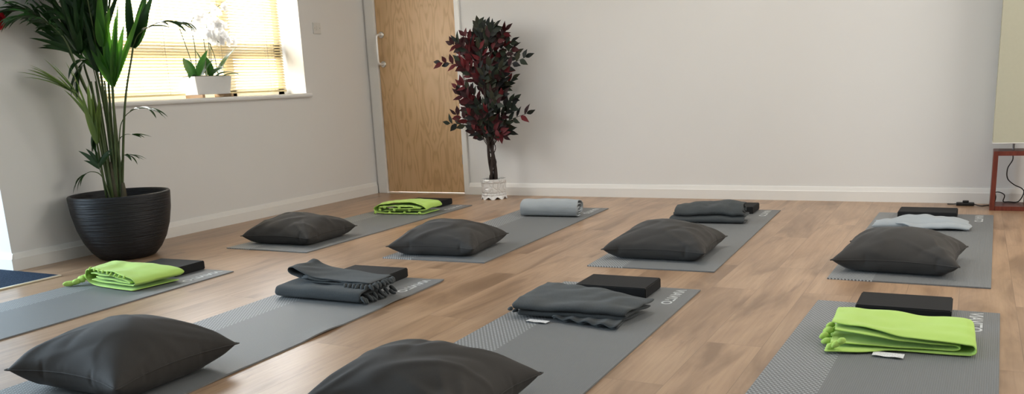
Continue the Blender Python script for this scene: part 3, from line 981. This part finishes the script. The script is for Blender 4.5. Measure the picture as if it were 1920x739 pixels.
def frond(path, first, n, ln, w, ang, droop, mat, seed, r0=.008, ends=True, lift=0.0):
    rnd = random.Random(seed)
    pts = [Vector(q) for q in catmull([tuple(L(*q)) for q in path], 8)]
    m = len(pts)
    V, Fc = [], []
    for i in range(n):
        t = first + (1 - first) * (i + .5) / n
        f = t * (m - 1); k = min(int(f), m - 2)
        p = pts[k].lerp(pts[k + 1], f - k)
        tan = (pts[k + 1] - pts[k]).normalized()
        s = -1 if i % 2 else 1
        up_ = Vector((0, 0, 1))
        side = tan.cross(up_)
        if side.length < .15: side = tan.cross(RY)
        side.normalize()
        nn = side.cross(tan).normalized()
        a = ang * (1 - .45 * (i / n)) + rnd.uniform(-.12, .12)
        d = tan * math.cos(a) + side * s * math.sin(a) + nn * (lift + rnd.uniform(-.06, .12))
        sz = ln * (.62 + .5 * math.sin(PI * min(1, .15 + .75 * i / n))) * rnd.uniform(.88, 1.1)
        leaflet(V, Fc, p, d, sz, w * rnd.uniform(.85, 1.15), droop * rnd.uniform(.6, 1.3), nn, 7, rnd.uniform(-.4, .4))
    if ends:
        leaflet(V, Fc, pts[-1], pts[-1] - pts[-3], ln * .7, w, droop, Vector((0, 0, 1)))
    # keep the leaves inside the room (they press against the wall)
    lim = .012 - PC.x
    V = [Vector((max(v.x, lim + .02 * math.sin(v.z * 40) ** 2), v.y, v.z)) if (v.y + PC.y < WY0 + .02 or v.z < WZ0) else Vector((max(v.x, lim - .12), v.y, v.z)) for v in V]
    o = mesh_obj('frond', V, Fc, mat, palm, True)
    rr = [r0 * (1 - .78 * i / (m - 1)) for i in range(m)]
    Vt, Ft = tube_geo([Vector((max(q.x, .03 - PC.x), q.y, q.z)) for q in pts], rr, 7)
    mesh_obj('stalk', Vt, Ft, M['stalk'], o, True)
    return o
Z0 = .33
def fan(apex, tips, w0, width, mat, seed, droop=.05, stalk=None):
    rnd = random.Random(seed)
    if droop >= .1:
        tips = tips + [(u + rnd.uniform(-.06, .06), z_ + rnd.uniform(-.09, .03)) for u, z_ in tips] + [(u + rnd.uniform(-.05, .05), z_ + rnd.uniform(-.14, .0)) for u, z_ in tips]
        width *= .66
    V, Fc = [], []
    A = L(apex[0], apex[1], w0)
    for (u, z_) in tips:
        T = L(u, z_, w0 + rnd.uniform(-.05, .09))
        d = T - A
        leaflet(V, Fc, A, d, d.length * 1.02, width * rnd.uniform(.8, 1.15), droop, RY * -1 + Vector((0, 0, .3)), 8, rnd.uniform(-.5, .5))
    lim = .012 - PC.x
    V = [Vector((max(v.x, lim + .02 * math.sin(v.z * 40) ** 2), v.y, v.z)) if (v.y + PC.y < WY0 + .02 or v.z < WZ0) else Vector((max(v.x, lim - .12), v.y, v.z)) for v in V]
    o = mesh_obj('frond', V, Fc, mat, palm, True)
    if stalk:
        pts = catmull([tuple(L(*q)) for q in stalk], 6)
        Vt, Ft = tube_geo(pts, [.0075 - .004 * i / (len(pts) - 1) for i in range(len(pts))], 7)
        mesh_obj('stalk', Vt, Ft, M['stalk'], o, True)
# dark arching fronds, upper left and top
frond([(-.042, .33), (-.061, .818, .02), (-.104, 1.01, .03), (-.144, 1.178, .05), (-.227, 1.312, .08), (-.27, 1.372, .12), (-.31, 1.385, .15)], .56, 32, .21, .023, .95, .55, M['palm'], 1)
frond([(-.036, .33), (-.058, .862), (-.086, 1.068), (-.114, 1.264), (-.192, 1.408, .02), (-.25, 1.49, .05), (-.30, 1.53, .08)], .52, 34, .25, .028, .95, .7, M['palm'], 2)
frond([(-.024, .33), (.005, .918, .02), (.011, 1.148, .04), (.015, 1.344, .06), (.016, 1.56, .1), (-.025, 1.715, .15)], .58, 30, .40, .040, .75, .5, M['palm'], 3)
frond([(-.017, .33), (.017, .917, -.02), (.04, 1.208, -.04), (.081, 1.436, -.06), (.141, 1.66, -.08)], .62, 20, .36, .036, .5, .3, M['palm'], 4)
frond([(-.042, .33, .02), (-.054, .834, .05), (-.08, 1.066, .1), (-.116, 1.24, .14), (-.19, 1.33, .2), (-.27, 1.34, .25)], .58, 24, .18, .024, 1.0, .6, M['palm'], 5)
frond([(-.02, .33, -.02), (-.02, .85, -.02), (-.03, 1.15, .02), (-.06, 1.38, .05), (-.12, 1.58, .08), (-.2, 1.68, .1)], .55, 30, .36, .038, .75, .8, M['palm'], 16)
fan((-.078, 1.152), [(-.25, 1.47), (-.207, 1.522), (-.131, 1.546), (-.071, 1.557), (-.016, 1.54), (.018, 1.484), (-.163, 1.353), (-.071, 1.377), (-.22, 1.40), (-.26, 1.36), (-.20, 1.28), (-.12, 1.26), (-.28, 1.30), (-.02, 1.28)], .05, .046, M['palm'], 31, .25)
fan((.02, 1.13), [(-.05, 1.40), (-.02, 1.50), (.02, 1.55), (.05, 1.46), (-.08, 1.33), (.0, 1.36)], .0, .050, M['palm'], 32, .15)
fan((.043, 1.22), [(-.03, 1.544), (.032, 1.569), (.079, 1.594), (.116, 1.551)], .02, .05, M['palm'], 33, .1)
fan((.0, 1.05), [(-.07, 1.30), (-.03, 1.36), (.01, 1.30), (.04, 1.36), (-.10, 1.25), (.06, 1.22)], .03, .044, M['palm'], 35, .15)
fan((-.05, 1.25), [(-.16, 1.5), (-.10, 1.55), (-.06, 1.6), (.0, 1.6), (.03, 1.52), (-.20, 1.44)], .02, .050, M['palm'], 36, .2)
fan((.06, 1.18), [(.10, 1.42), (.127, 1.47), (.092, 1.33), (.115, 1.38)], .08, .045, M['palm_bright'], 34, .02)
# bright half-open frond at the centre
fan((.079, .967), [(.015, 1.162), (.044, 1.254), (.072, 1.23), (.104, 1.327), (.123, 1.278), (.149, 1.255), (.192, 1.387), (.2, 1.281), (.241, 1.321), (.303, 1.393), (.05, 1.15), (.12, 1.16), (.16, 1.19), (.09, 1.38), (.17, 1.33), (.0, 1.23)], .05, .036, M['palm_bright'], 6, .02,
    [(-.005, .33, .02), (.038, .71, .03), (.072, .93, .05), (.080, .975, .05)])
# right-hand frond and its arching leaf
fan((.179, 1.175), [(.19, 1.315), (.205, 1.456), (.235, 1.482), (.335, 1.451), (.284, 1.368), (.30, 1.50)], -.04, .056, M['palm'], 8, .02,
    [(.01, .33), (.095, .854, -.02), (.170, 1.14, -.04), (.180, 1.18, -.04)])
frond([(.179, 1.178, -.04), (.244, 1.248, 0), (.371, 1.297, .02), (.50, 1.292, .03)], .35, 7, .13, .026, .5, .8, M['palm'], 9, .004)
# pale frond low on the left
frond([(-.066, .33, .02), (-.06, .657, .05), (-.056, .791, .08), (-.09, .905, .10), (-.161, .98, .12)], .42, 13, .27, .027, .30, .35, M['palm_pale'], 10, .007)
fan((-.050, .66), [(-.03, .93), (-.05, .97), (-.012, .90), (-.065, .90)], .07, .040, M['palm_pale'], 11, .0)
# dark drooping knot, and small low fronds
frond([(-.03, .33), (-.031, .801), (-.023, 1.036, .03), (-.044, 1.117, .04), (-.086, 1.072, .06)], .74, 12, .20, .034, .8, 1.3, M['palm'], 12, .005)
frond([(.01, .33, .02), (.056, .679, .02), (.101, .79, .03), (.186, .84, .05), (.27, .838, .07)], .62, 6, .13, .022, .5, .75, M['palm'], 13, .004)
frond([(-.005, .33), (.035, .634), (.083, .696, .02), (.142, .699, .03)], .85, 2, .10, .022, .35, .4, M['palm'], 14, .004)
frond([(.016, .33, .02), (.036, .499, .02), (.063, .58, .02), (.10, .586, .02)], .75, 4, .09, .022, .6, .7, M['palm'], 15, .004)
frond([(-.037, .33, .03), (-.064, .47, .04), (-.114, .503, .05), (-.165, .485, .06)], .72, 3, .12, .024, .4, 1.1, M['palm'], 17, .0045)
frond([(-.03, .33, .05), (-.05, .462, .06), (-.058, .515, .07), (-.061, .554, .07)], .66, 5, .12, .024, .7, .5, M['palm'], 18, .0045)
frond([(-.039, .33, .02), (-.055, .625, .02), (-.061, .73, .03), (-.069, .71, .04)], .85, 3, .14, .030, .4, 1.6, M['palm'], 19, .005)
# bare canes
V, Fc = [], []
rnd = random.Random(4)
for (u0, u1, z1, w) in ((-.04, -.07, .9, 0), (-.025, -.05, 1.0, .03), (-.012, -.015, 1.05, -.02), (.0, .02, 1.0, .02), (.012, .05, 1.0, .0), (.005, .035, .95, -.03), (-.03, -.03, 1.0, .02)):
    tube_geo([L(u0 + (u1 - u0) * (t / 6) ** 1.3, .31 + (z1 - .31) * t / 6, w) for t in range(7)], [.0115 - .0012 * t for t in range(7)], 8, V, Fc)
mesh_obj('canes', V, Fc, M['stalk'], palm, True)
V, Fc = [], []
for (u, w, h) in ((-.035, .01, .2), (-.01, .02, .24), (.01, 0, .22), (-.005, -.02, .18), (.03, .02, .12)):
    tube_geo([L(u * (1 + .1 * t), .31 + h * t / 3, w) for t in range(4)], [.019, .017, .014, .008], 8, V, Fc)
mesh_obj('cane_sheaths', V, Fc, plain('brown_sheath', (.07, .06, .03), .7, var=.3, scale=30), palm, True)

# ------------------------------------------------------------------ orchids on the sill
OY, OX = -1.725, -.085
orc = empty('potted_orchids', (OX, OY, WZ0))
tag(orc, 'white flowering orchids in a white tapered trough on the window sill', 'potted orchids')
bm = bmesh.new()
z0, z1 = .022, .143
ring = []
for (hx2, hy2, zz) in ((.058, .148, z0), (.068, .165, z1), (.063, .160, z1), (.060, .155, z1 - .02)):
    ring.append([bm.verts.new((sx_ * hx2, sy_ * hy2, zz)) for sx_, sy_ in ((-1, -1), (1, -1), (1, 1), (-1, 1))])
for a, b in zip(ring[:-1], ring[1:]):
    for k in range(4):
        bm.faces.new((a[k], a[(k + 1) % 4], b[(k + 1) % 4], b[k]))
bm.faces.new(ring[0][::-1]); bm.faces.new(ring[-1])
bmesh.ops.bevel(bm, geom=[e for e in bm.edges], offset=.002, segments=2, affect='EDGES')
bm_obj('trough', bm, M['ceramic'], orc)
boxes('moss', [(-.061, .061, -.156, .156, z1 - .018, z1 + .004)], plain('moss_and_bark', (.05, .05, .025), .95, var=.5, scale=80, bump=.8), orc, bevel=.004)
for yy in (-.125, .135):
    boxes('wooden_foot', [(-.075, .088, yy - .011, yy + .011, .0, .022)], M['oak_foot'], orc, bevel=.002)
rnd = random.Random(11)
def oleaf(base, d, ln, w, droop):
    V, Fc = [], []
    leaflet(V, Fc, Vector(base), Vector(d), ln, w, droop, Vector((0, 0, 1)), 9)
    o = mesh_obj('leaf', V, Fc, M['orchid_leaf'], orc, True)
    md = o.modifiers.new('subdivision', 'SUBSURF'); md.levels = 1; md.render_levels = 1
zt = z1
for b, d, ln, w, dr in (((.0, -.12, zt), (.25, -.55, 1), .17, .075, .5), ((.02, -.09, zt), (.5, .05, 1), .20, .075, .25), ((.03, -.06, zt), (.3, .5, 1), .17, .06, .4),
                        ((.02, .06, zt), (.3, .45, 1), .20, .055, .3), ((.0, .11, zt), (.25, .45, 1), .25, .085, .45), ((.03, .12, zt), (.5, .8, .35), .14, .06, .5),
                        ((.03, -.13, zt), (.5, -.8, .45), .14, .055, .8), ((.04, .0, zt), (.9, .1, .8), .15, .07, .6), ((-.02, .02, zt), (-.1, -.2, 1), .19, .07, .4),
                        ((-.01, -.05, zt), (-.1, .4, 1), .18, .07, .5), ((.05, .04, zt), (.8, .5, .5), .13, .06, .5), ((.0, .04, zt), (.1, -.3, 1), .16, .07, .4)):
    oleaf(b, d, ln, w, dr)
def flower_geo(V, Fc, p, facing, s):
    q = Vector((0, 0, 1)).rotation_difference(facing.normalized())
    for k, (ang, ln, w) in enumerate(((90, 1, .62), (210, .95, .55), (330, .95, .55), (18, 1.05, 1.0), (162, 1.05, 1.0))):
        a = math.radians(ang)
        b0 = len(V)
        for t in range(5):
            tt = t / 4
            ww = w * s * .5 * math.sin(PI * min(.97, .1 + .85 * tt))
            c = Vector((math.cos(a), math.sin(a), 0)) * ln * s * tt
            sd = Vector((-math.sin(a), math.cos(a), 0)) * ww
            cz = Vector((0, 0, .12 * s * tt * tt + (.01 * s if k > 2 else 0)))
            V.append(p + q @ (c - sd + cz)); V.append(p + q @ (c + sd + cz))
        for t in range(4):
            i = b0 + 2 * t
            Fc.append((i, i + 1, i + 3, i + 2))
STEMS = [((.0, -.11), (.02, -.17, .36), (.02, -.20, .46), ()),
         ((-.01, -.08), (.03, -.10, .50), (.05, -.02, .56), (.55, .75, .95)),
         ((.02, -.03), (.05, -.02, .42), (.12, .05, .36), (.6, .7, .8, .9, 1)),
         ((.0, .02), (.05, .02, .50), (.10, .10, .46), (.65, .75, .85, .95)),
         ((.02, .09), (.02, .04, .42), (.10, .15, .38), (.6, .68, .76, .84, .92, 1)),
         ((-.02, .06), (.0, .08, .55), (.04, .16, .62), (.6, .8, 1))]
for si, (b, m1, e, fls) in enumerate(STEMS):
    pts = [Vector(q) for q in catmull([(b[0], b[1], zt), ((b[0] + m1[0]) / 2, (b[1] + m1[1]) / 2 + .01, (zt + m1[2]) / 2), m1, e], 8)]
    o = tube('flower_stem', pts, .0026, M['twig_green'], orc, 6)
    for fi, t in enumerate(fls):
        V, Fc = [], []
        k = min(len(pts) - 1, int(t * (len(pts) - 1)))
        for rep in range(2):
            p = pts[k] + Vector((.02 + rnd.uniform(-.01, .02), rnd.uniform(-.03, .03), rnd.uniform(-.025, .025)))
            flower_geo(V, Fc, p, Vector((1, rnd.uniform(-.8, .3), rnd.uniform(-.2, .4))), .036 * rnd.uniform(.85, 1.1))
        mesh_obj('blossom', V, Fc, M['petal'], o, True)

# ------------------------------------------------------------------ ficus by the door
FC = Vector((1.290, -.205, 0))
fic = empty('potted_ficus', FC)
tag(fic, 'bushy tree with dark red and green leaves in a white pot by the door', 'potted tree')
def octo(name, prof, mat, n=8, feet=False):
    V, Fc = [], []
    for r, z in prof:
        for k in range(n):
            a = 2 * PI * (k + .5) / n
            V.append((r * math.cos(a), r * math.sin(a), z))
    for i in range(len(prof) - 1):
        for k in range(n):
            a, b = i * n + k, i * n + (k + 1) % n
            Fc.append((a, b, b + n, a + n))
    Fc.append(tuple(range(n))[::-1]); Fc.append(tuple((len(prof) - 1) * n + k for k in range(n)))
    return mesh_obj(name, V, Fc, mat, fic)
def mk_relief():
    t = NT('white_relief_ceramic')
    v = t.n('ShaderNodeTexVoronoi'); v.feature = 'DISTANCE_TO_EDGE'
    t.t.links.new(t.mapping(t.coord(), (34, 34, 22)), v.inputs['Vector']); v.inputs['Scale'].default_value = 1
    t.p(Base_Color=(.80, .79, .77), Roughness=.2)
    t.bump(t.math('MINIMUM', v.outputs[0], .12), 1.0, .03)
    return t.m
octo('pot', [(.070, .028), (.098, .030), (.101, .036), (.091, .046), (.097, .060), (.098, .125), (.103, .132), (.104, .150), (.100, .158), (.092, .158), (.088, .140), (0.02, .139)], mk_relief())
bm = bmesh.new()
n = 8
for k in range(n):     # scalloped foot ring: eight feet joined by low arches
    a0, a1 = 2 * PI * (k + .5) / n, 2 * PI * (k + 1.5) / n
    pA = Vector((math.cos(a0), math.sin(a0), 0)); pB = Vector((math.cos(a1), math.sin(a1), 0))
    cols = []
    for i in range(9):
        t = i / 8
        d = pA.lerp(pB, t)
        zb = .0 if (t < .2 or t > .8) else .018 * math.sin(PI * (t - .2) / .6)
        cols.append([bm.verts.new(d * .098 + Vector((0, 0, .031))), bm.verts.new(d * .104 + Vector((0, 0, zb))), bm.verts.new(d * .086 + Vector((0, 0, zb))), bm.verts.new(d * .082 + Vector((0, 0, .031)))])
    for i in range(8):
        for j in range(4):
            bm.faces.new((cols[i][j], cols[i + 1][j], cols[i + 1][(j + 1) % 4], cols[i][(j + 1) % 4]))
bm_obj('foot_ring', bm, M['ceramic'], fic)
lathe('soil', [(0, .138), (.086, .138), (.084, .146), (0, .150)], M['soil'], fic, 20)
V, Fc = [], []
for ph, rr_ in ((0, .017), (2.1, .014), (4.2, .012)):
    pts = []
    for t in range(22):
        f = t / 21
        z = .14 + 1.0 * f
        tw = .022 * (1 - .3 * f) + (.05 * max(0, f - .45) if ph else 0)
        pts.append(Vector((tw * math.cos(ph + 7 * f) - .03 * f, tw * math.sin(ph + 7 * f), z)))
    tube_geo(pts, [rr_ * (1 - .6 * t / 21) for t in range(22)], 8, V, Fc)
mesh_obj('trunk', V, Fc, M['bark'], fic, True)
V, Fc = [], []
for q in range(2):
    pts = [Vector((.030 * math.cos(q * 3 + 11 * t / 20), .030 * math.sin(q * 3 + 11 * t / 20), .14 + .42 * t / 20)) for t in range(21)]
    tube_geo(pts, .0035, 6, V, Fc)
mesh_obj('vine', V, Fc, M['bark'], fic, True)
rnd = random.Random(77)
LV, LF, LC = [], [], []
BV, BF = [], []
def fleaf(p, d, ln, w, tint):
    d = d.normalized()
    sd = d.cross(Vector((rnd.uniform(-.6, .6), -1, rnd.uniform(-.4, .8)))).normalized()
    nn = sd.cross(d)
    b = len(LV)
    prof = ((0, .05), (.16, .62), (.38, 1.0), (.62, .80), (.82, .38), (1, .02))
    for t, q in prof:
        c = p + d * ln * t - nn * ln * .18 * t * t
        LV.append(c - sd * w * .5 * q + nn * w * .10 * q); LV.append(c); LV.append(c + sd * w * .5 * q + nn * w * .10 * q)
    for k in range(len(prof) - 1):
        a = b + 3 * k
        LF.append((a, a + 1, a + 4, a + 3)); LF.append((a + 1, a + 2, a + 5, a + 4))
    LC.extend([tint] * (3 * len(prof)))
REDS = [(.085, .007, .010), (.055, .006, .009), (.125, .011, .014), (.034, .006, .008), (.026, .008, .009)]
GREENS = [(.018, .026, .018), (.026, .036, .022), (.014, .018, .015), (.034, .034, .018), (.012, .012, .012)]
def spray(start, end, nl, red):
    pts = [Vector(q) for q in catmull([start, (Vector(start) + Vector(end)) / 2 + Vector((0, 0, .025)), end], 6)]
    tube_geo(pts, [.0032 - .0018 * i / (len(pts) - 1) for i in range(len(pts))], 5, BV, BF)
    for i in range(nl):
        t = .28 + .72 * (i + .5) / nl
        k = min(len(pts) - 2, int(t * (len(pts) - 1)))
        p = pts[k].lerp(pts[k + 1], t * (len(pts) - 1) - k)
        tan = (pts[k + 1] - pts[k]).normalized()
        s = tan.cross(Vector((0, -1, .3))).normalized() * (1 if i % 2 else -1)
        d = tan * .75 + s * rnd.uniform(.5, 1.0) + Vector((0, rnd.uniform(-.45, .2), rnd.uniform(-.15, .30)))
        c = rnd.choice(REDS if rnd.random() < red else GREENS)
        fleaf(p, d, rnd.uniform(.070, .096), rnd.uniform(.034, .046), c)
    c = rnd.choice(REDS if rnd.random() < red else GREENS)
    fleaf(pts[-1], pts[-1] - pts[-2], .075, .035, c)
def halfw(z):   # left and right reach of the crown at height z
    import bisect
    Zs = [.42, .52, .62, .72, .82, .95, 1.08, 1.18, 1.28, 1.36]
    Ls = [-.10, -.24, -.30, -.29, -.28, -.30, -.32, -.27, -.18, -.10]
    Rs = [.04, .16, .22, .24, .23, .25, .25, .24, .19, .0]
    i = max(0, min(len(Zs) - 2, bisect.bisect(Zs, z) - 1))
    f = min(1, max(0, (z - Zs[i]) / (Zs[i + 1] - Zs[i])))
    return Ls[i] + f * (Ls[i + 1] - Ls[i]), Rs[i] + f * (Rs[i + 1] - Rs[i])
for i in range(86):
    z = .50 + .82 * ((i * .618) % 1)
    l_, r_ = halfw(z)
    u = -1 + 2 * ((i * .7548 + .13) % 1)
    x = (u * r_ if u > 0 else -u * l_) * .92
    y = rnd.uniform(-.15, .11) * (1 - .4 * abs(u))
    zs = max(.42, z - .16 - .05 * rnd.random())
    st = Vector((-.03 * (zs - .14) + x * .18, y * .2, zs))
    red = .52 + (.22 if x < 0 else -.32) - (.35 if z < .62 and x < 0 else 0) + (.2 if z > 1.1 and x > 0 else 0)
    if z > 1.28 and x < .03: red = .05
    spray(tuple(st), (x, y, z), 6, red)
spray((-.02, 0, .95), (-.40, -.03, 1.07), 9, .95)
spray((.0, -.02, .50), (.33, -.02, .655), 7, .6)
spray((-.02, -.02, 1.1), (-.05, -.02, 1.33), 8, .0)
spray((-.02, -.03, 1.05), (-.27, -.05, 1.20), 8, 1)
spray((.02, -.03, 1.05), (.20, -.05, 1.27), 9, .9)
spray((.02, .0, .9), (.33, .0, 1.07), 7, .1)
spray((-.02, -.03, .5), (-.33, -.06, .60), 6, .0)
spray((.02, -.05, .52), (.15, -.08, .50), 7, 1)
me_o = mesh_obj('foliage', LV, LF, M['ficus'], fic, True)
at = me_o.data.color_attributes.new('leaf_tint', 'FLOAT_COLOR', 'POINT')
for i, c in enumerate(LC):
    at.data[i].color = (*c, 1)
mesh_obj('twigs', BV, BF, M['bark'], fic, True)

# ------------------------------------------------------------------ floor lamp
LX0, LX1, LY0, LY1 = 4.738, 4.945, -.300, -.095
lamp = empty('floor_lamp', ((LX0 + LX1) / 2, (LY0 + LY1) / 2, 0))
tag(lamp, 'floor lamp with a tall cream box shade on an open reddish wooden base', 'floor lamp')
hw = (LX1 - LX0) / 2; hd_ = (LY1 - LY0) / 2; t_ = .026; bh = .352
boxes('side_panel', [(-hw, -hw + t_, -hd_, hd_, 0, bh)], M['red_wood'], lamp, bevel=.0015)
boxes('side_panel', [(hw - t_, hw, -hd_, hd_, 0, bh)], M['red_wood'], lamp, bevel=.0015)
boxes('top_panel', [(-hw + t_, hw - t_, -hd_, hd_, bh - t_, bh)], M['red_wood'], lamp, bevel=.0015)
boxes('bottom_panel', [(-hw + t_, hw - t_, -hd_, hd_, 0, t_)], M['red_wood'], lamp, bevel=.0015)
tube('stem', [(0, 0, bh), (0, 0, .46), (0, 0, .75)], .006, bpy.data.materials['satin_steel'], lamp, 10)
sh = .112
bm = bmesh.new()
zb, zt_ = .398, 1.42
ro = [bm.verts.new((a * sh, b * sh, z)) for z in (zb, zt_) for a, b in ((-1, -1), (1, -1), (1, 1), (-1, 1))]
for k in range(4):
    bm.faces.new((ro[k], ro[(k + 1) % 4], ro[4 + (k + 1) % 4], ro[4 + k]))
shd = bm_obj('lamp_shade', bm, M['shade'], lamp)
md = shd.modifiers.new('thickness', 'SOLIDIFY'); md.thickness = .003
for z in (zb + .002, zt_ - .002):
    V, Fc = [], []
    c = [(-sh, -sh, z), (sh, -sh, z), (sh, sh, z), (-sh, sh, z)]
    for k in range(4):
        tube_geo([c[k], c[(k + 1) % 4]], .003, 6, V, Fc)
    mesh_obj('shade_frame', V, Fc, M['white_plastic'], shd)
lx, ly = lamp.location.x, lamp.location.y
cordp = catmull([(0, 0, bh - t_), (.0, .0, .29), (-.022, .005, .24), (-.018, .015, .18), (.02, .03, .14), (.06, .04, .118), (.074, .045, .09), (.05, .06, .035), (.0, .07, .031), (-.03, .055, .035), (-.026, .03, .075), (-.05, .05, .09), (-.075, .08, .085), (-.07, .112, .05), (-.08, .12, .005), (-.11, .09, .004), (-.15, .06, .004), (-.185, .075, .012)], 6)
cord = tube('cord', cordp, .0032, M['black_plastic'], lamp, 7)
cp2 = catmull([(-.27, .105, .010), (-.30, .11, .005), (-.335, .118, .004)], 5)
boxes('foot_switch', [(-.285, -.185, .068, .112, .0005, .020), (-.25, -.215, .078, .102, .020, .032)], M['black_plastic'], cord, bevel=.005)
tube('cord_end', cp2, .0032, M['black_plastic'], cord, 7)

# ------------------------------------------------------------------ light
w = bpy.data.worlds.new('sky'); S.world = w; w.use_nodes = True
bg = w.node_tree.nodes['Background']
bg.inputs[0].default_value = (.93, .97, 1, 1); bg.inputs[1].default_value = 5
def area(name, loc, rot, sx_, sy_, power, col):
    l = bpy.data.lights.new(name, 'AREA'); l.shape = 'RECTANGLE'; l.size = sx_; l.size_y = sy_; l.energy = power; l.color = col
    o = link(bpy.data.objects.new(name, l)); o.location = loc; o.rotation_euler = rot
    return o
area('window_daylight', (-.5, -1.3, 1.5), (0, -PI / 2, 0), 1.7, 3.6, 210, (.95, .97, 1))
area('entrance_daylight', (XA - .1, -5.15, 1.2), (0, -PI / 2, 0), 2.0, 1.6, 250, (.60, .81, 1))
for x, y, e in ((3.0, -1.6, 19), (4.9, -2.2, 11), (4.6, -5.0, 9)):
    area('ceiling_panel_light', (x, y, H - .03), (0, 0, 0), .6, .6, e, (1, .96, .89))
area('right_fill', (XR - .05, -2.2, 1.6), (0, PI / 2, 0), 1.6, 2.6, 48, (1, .955, .88))  # added warm fill to brighten the left wall; no window on this side

S.view_settings.view_transform = 'Standard'
S.view_settings.look = 'None'
S.view_settings.exposure = .06
S.cycles.max_bounces = 8
S.cycles.sample_clamp_indirect = 6
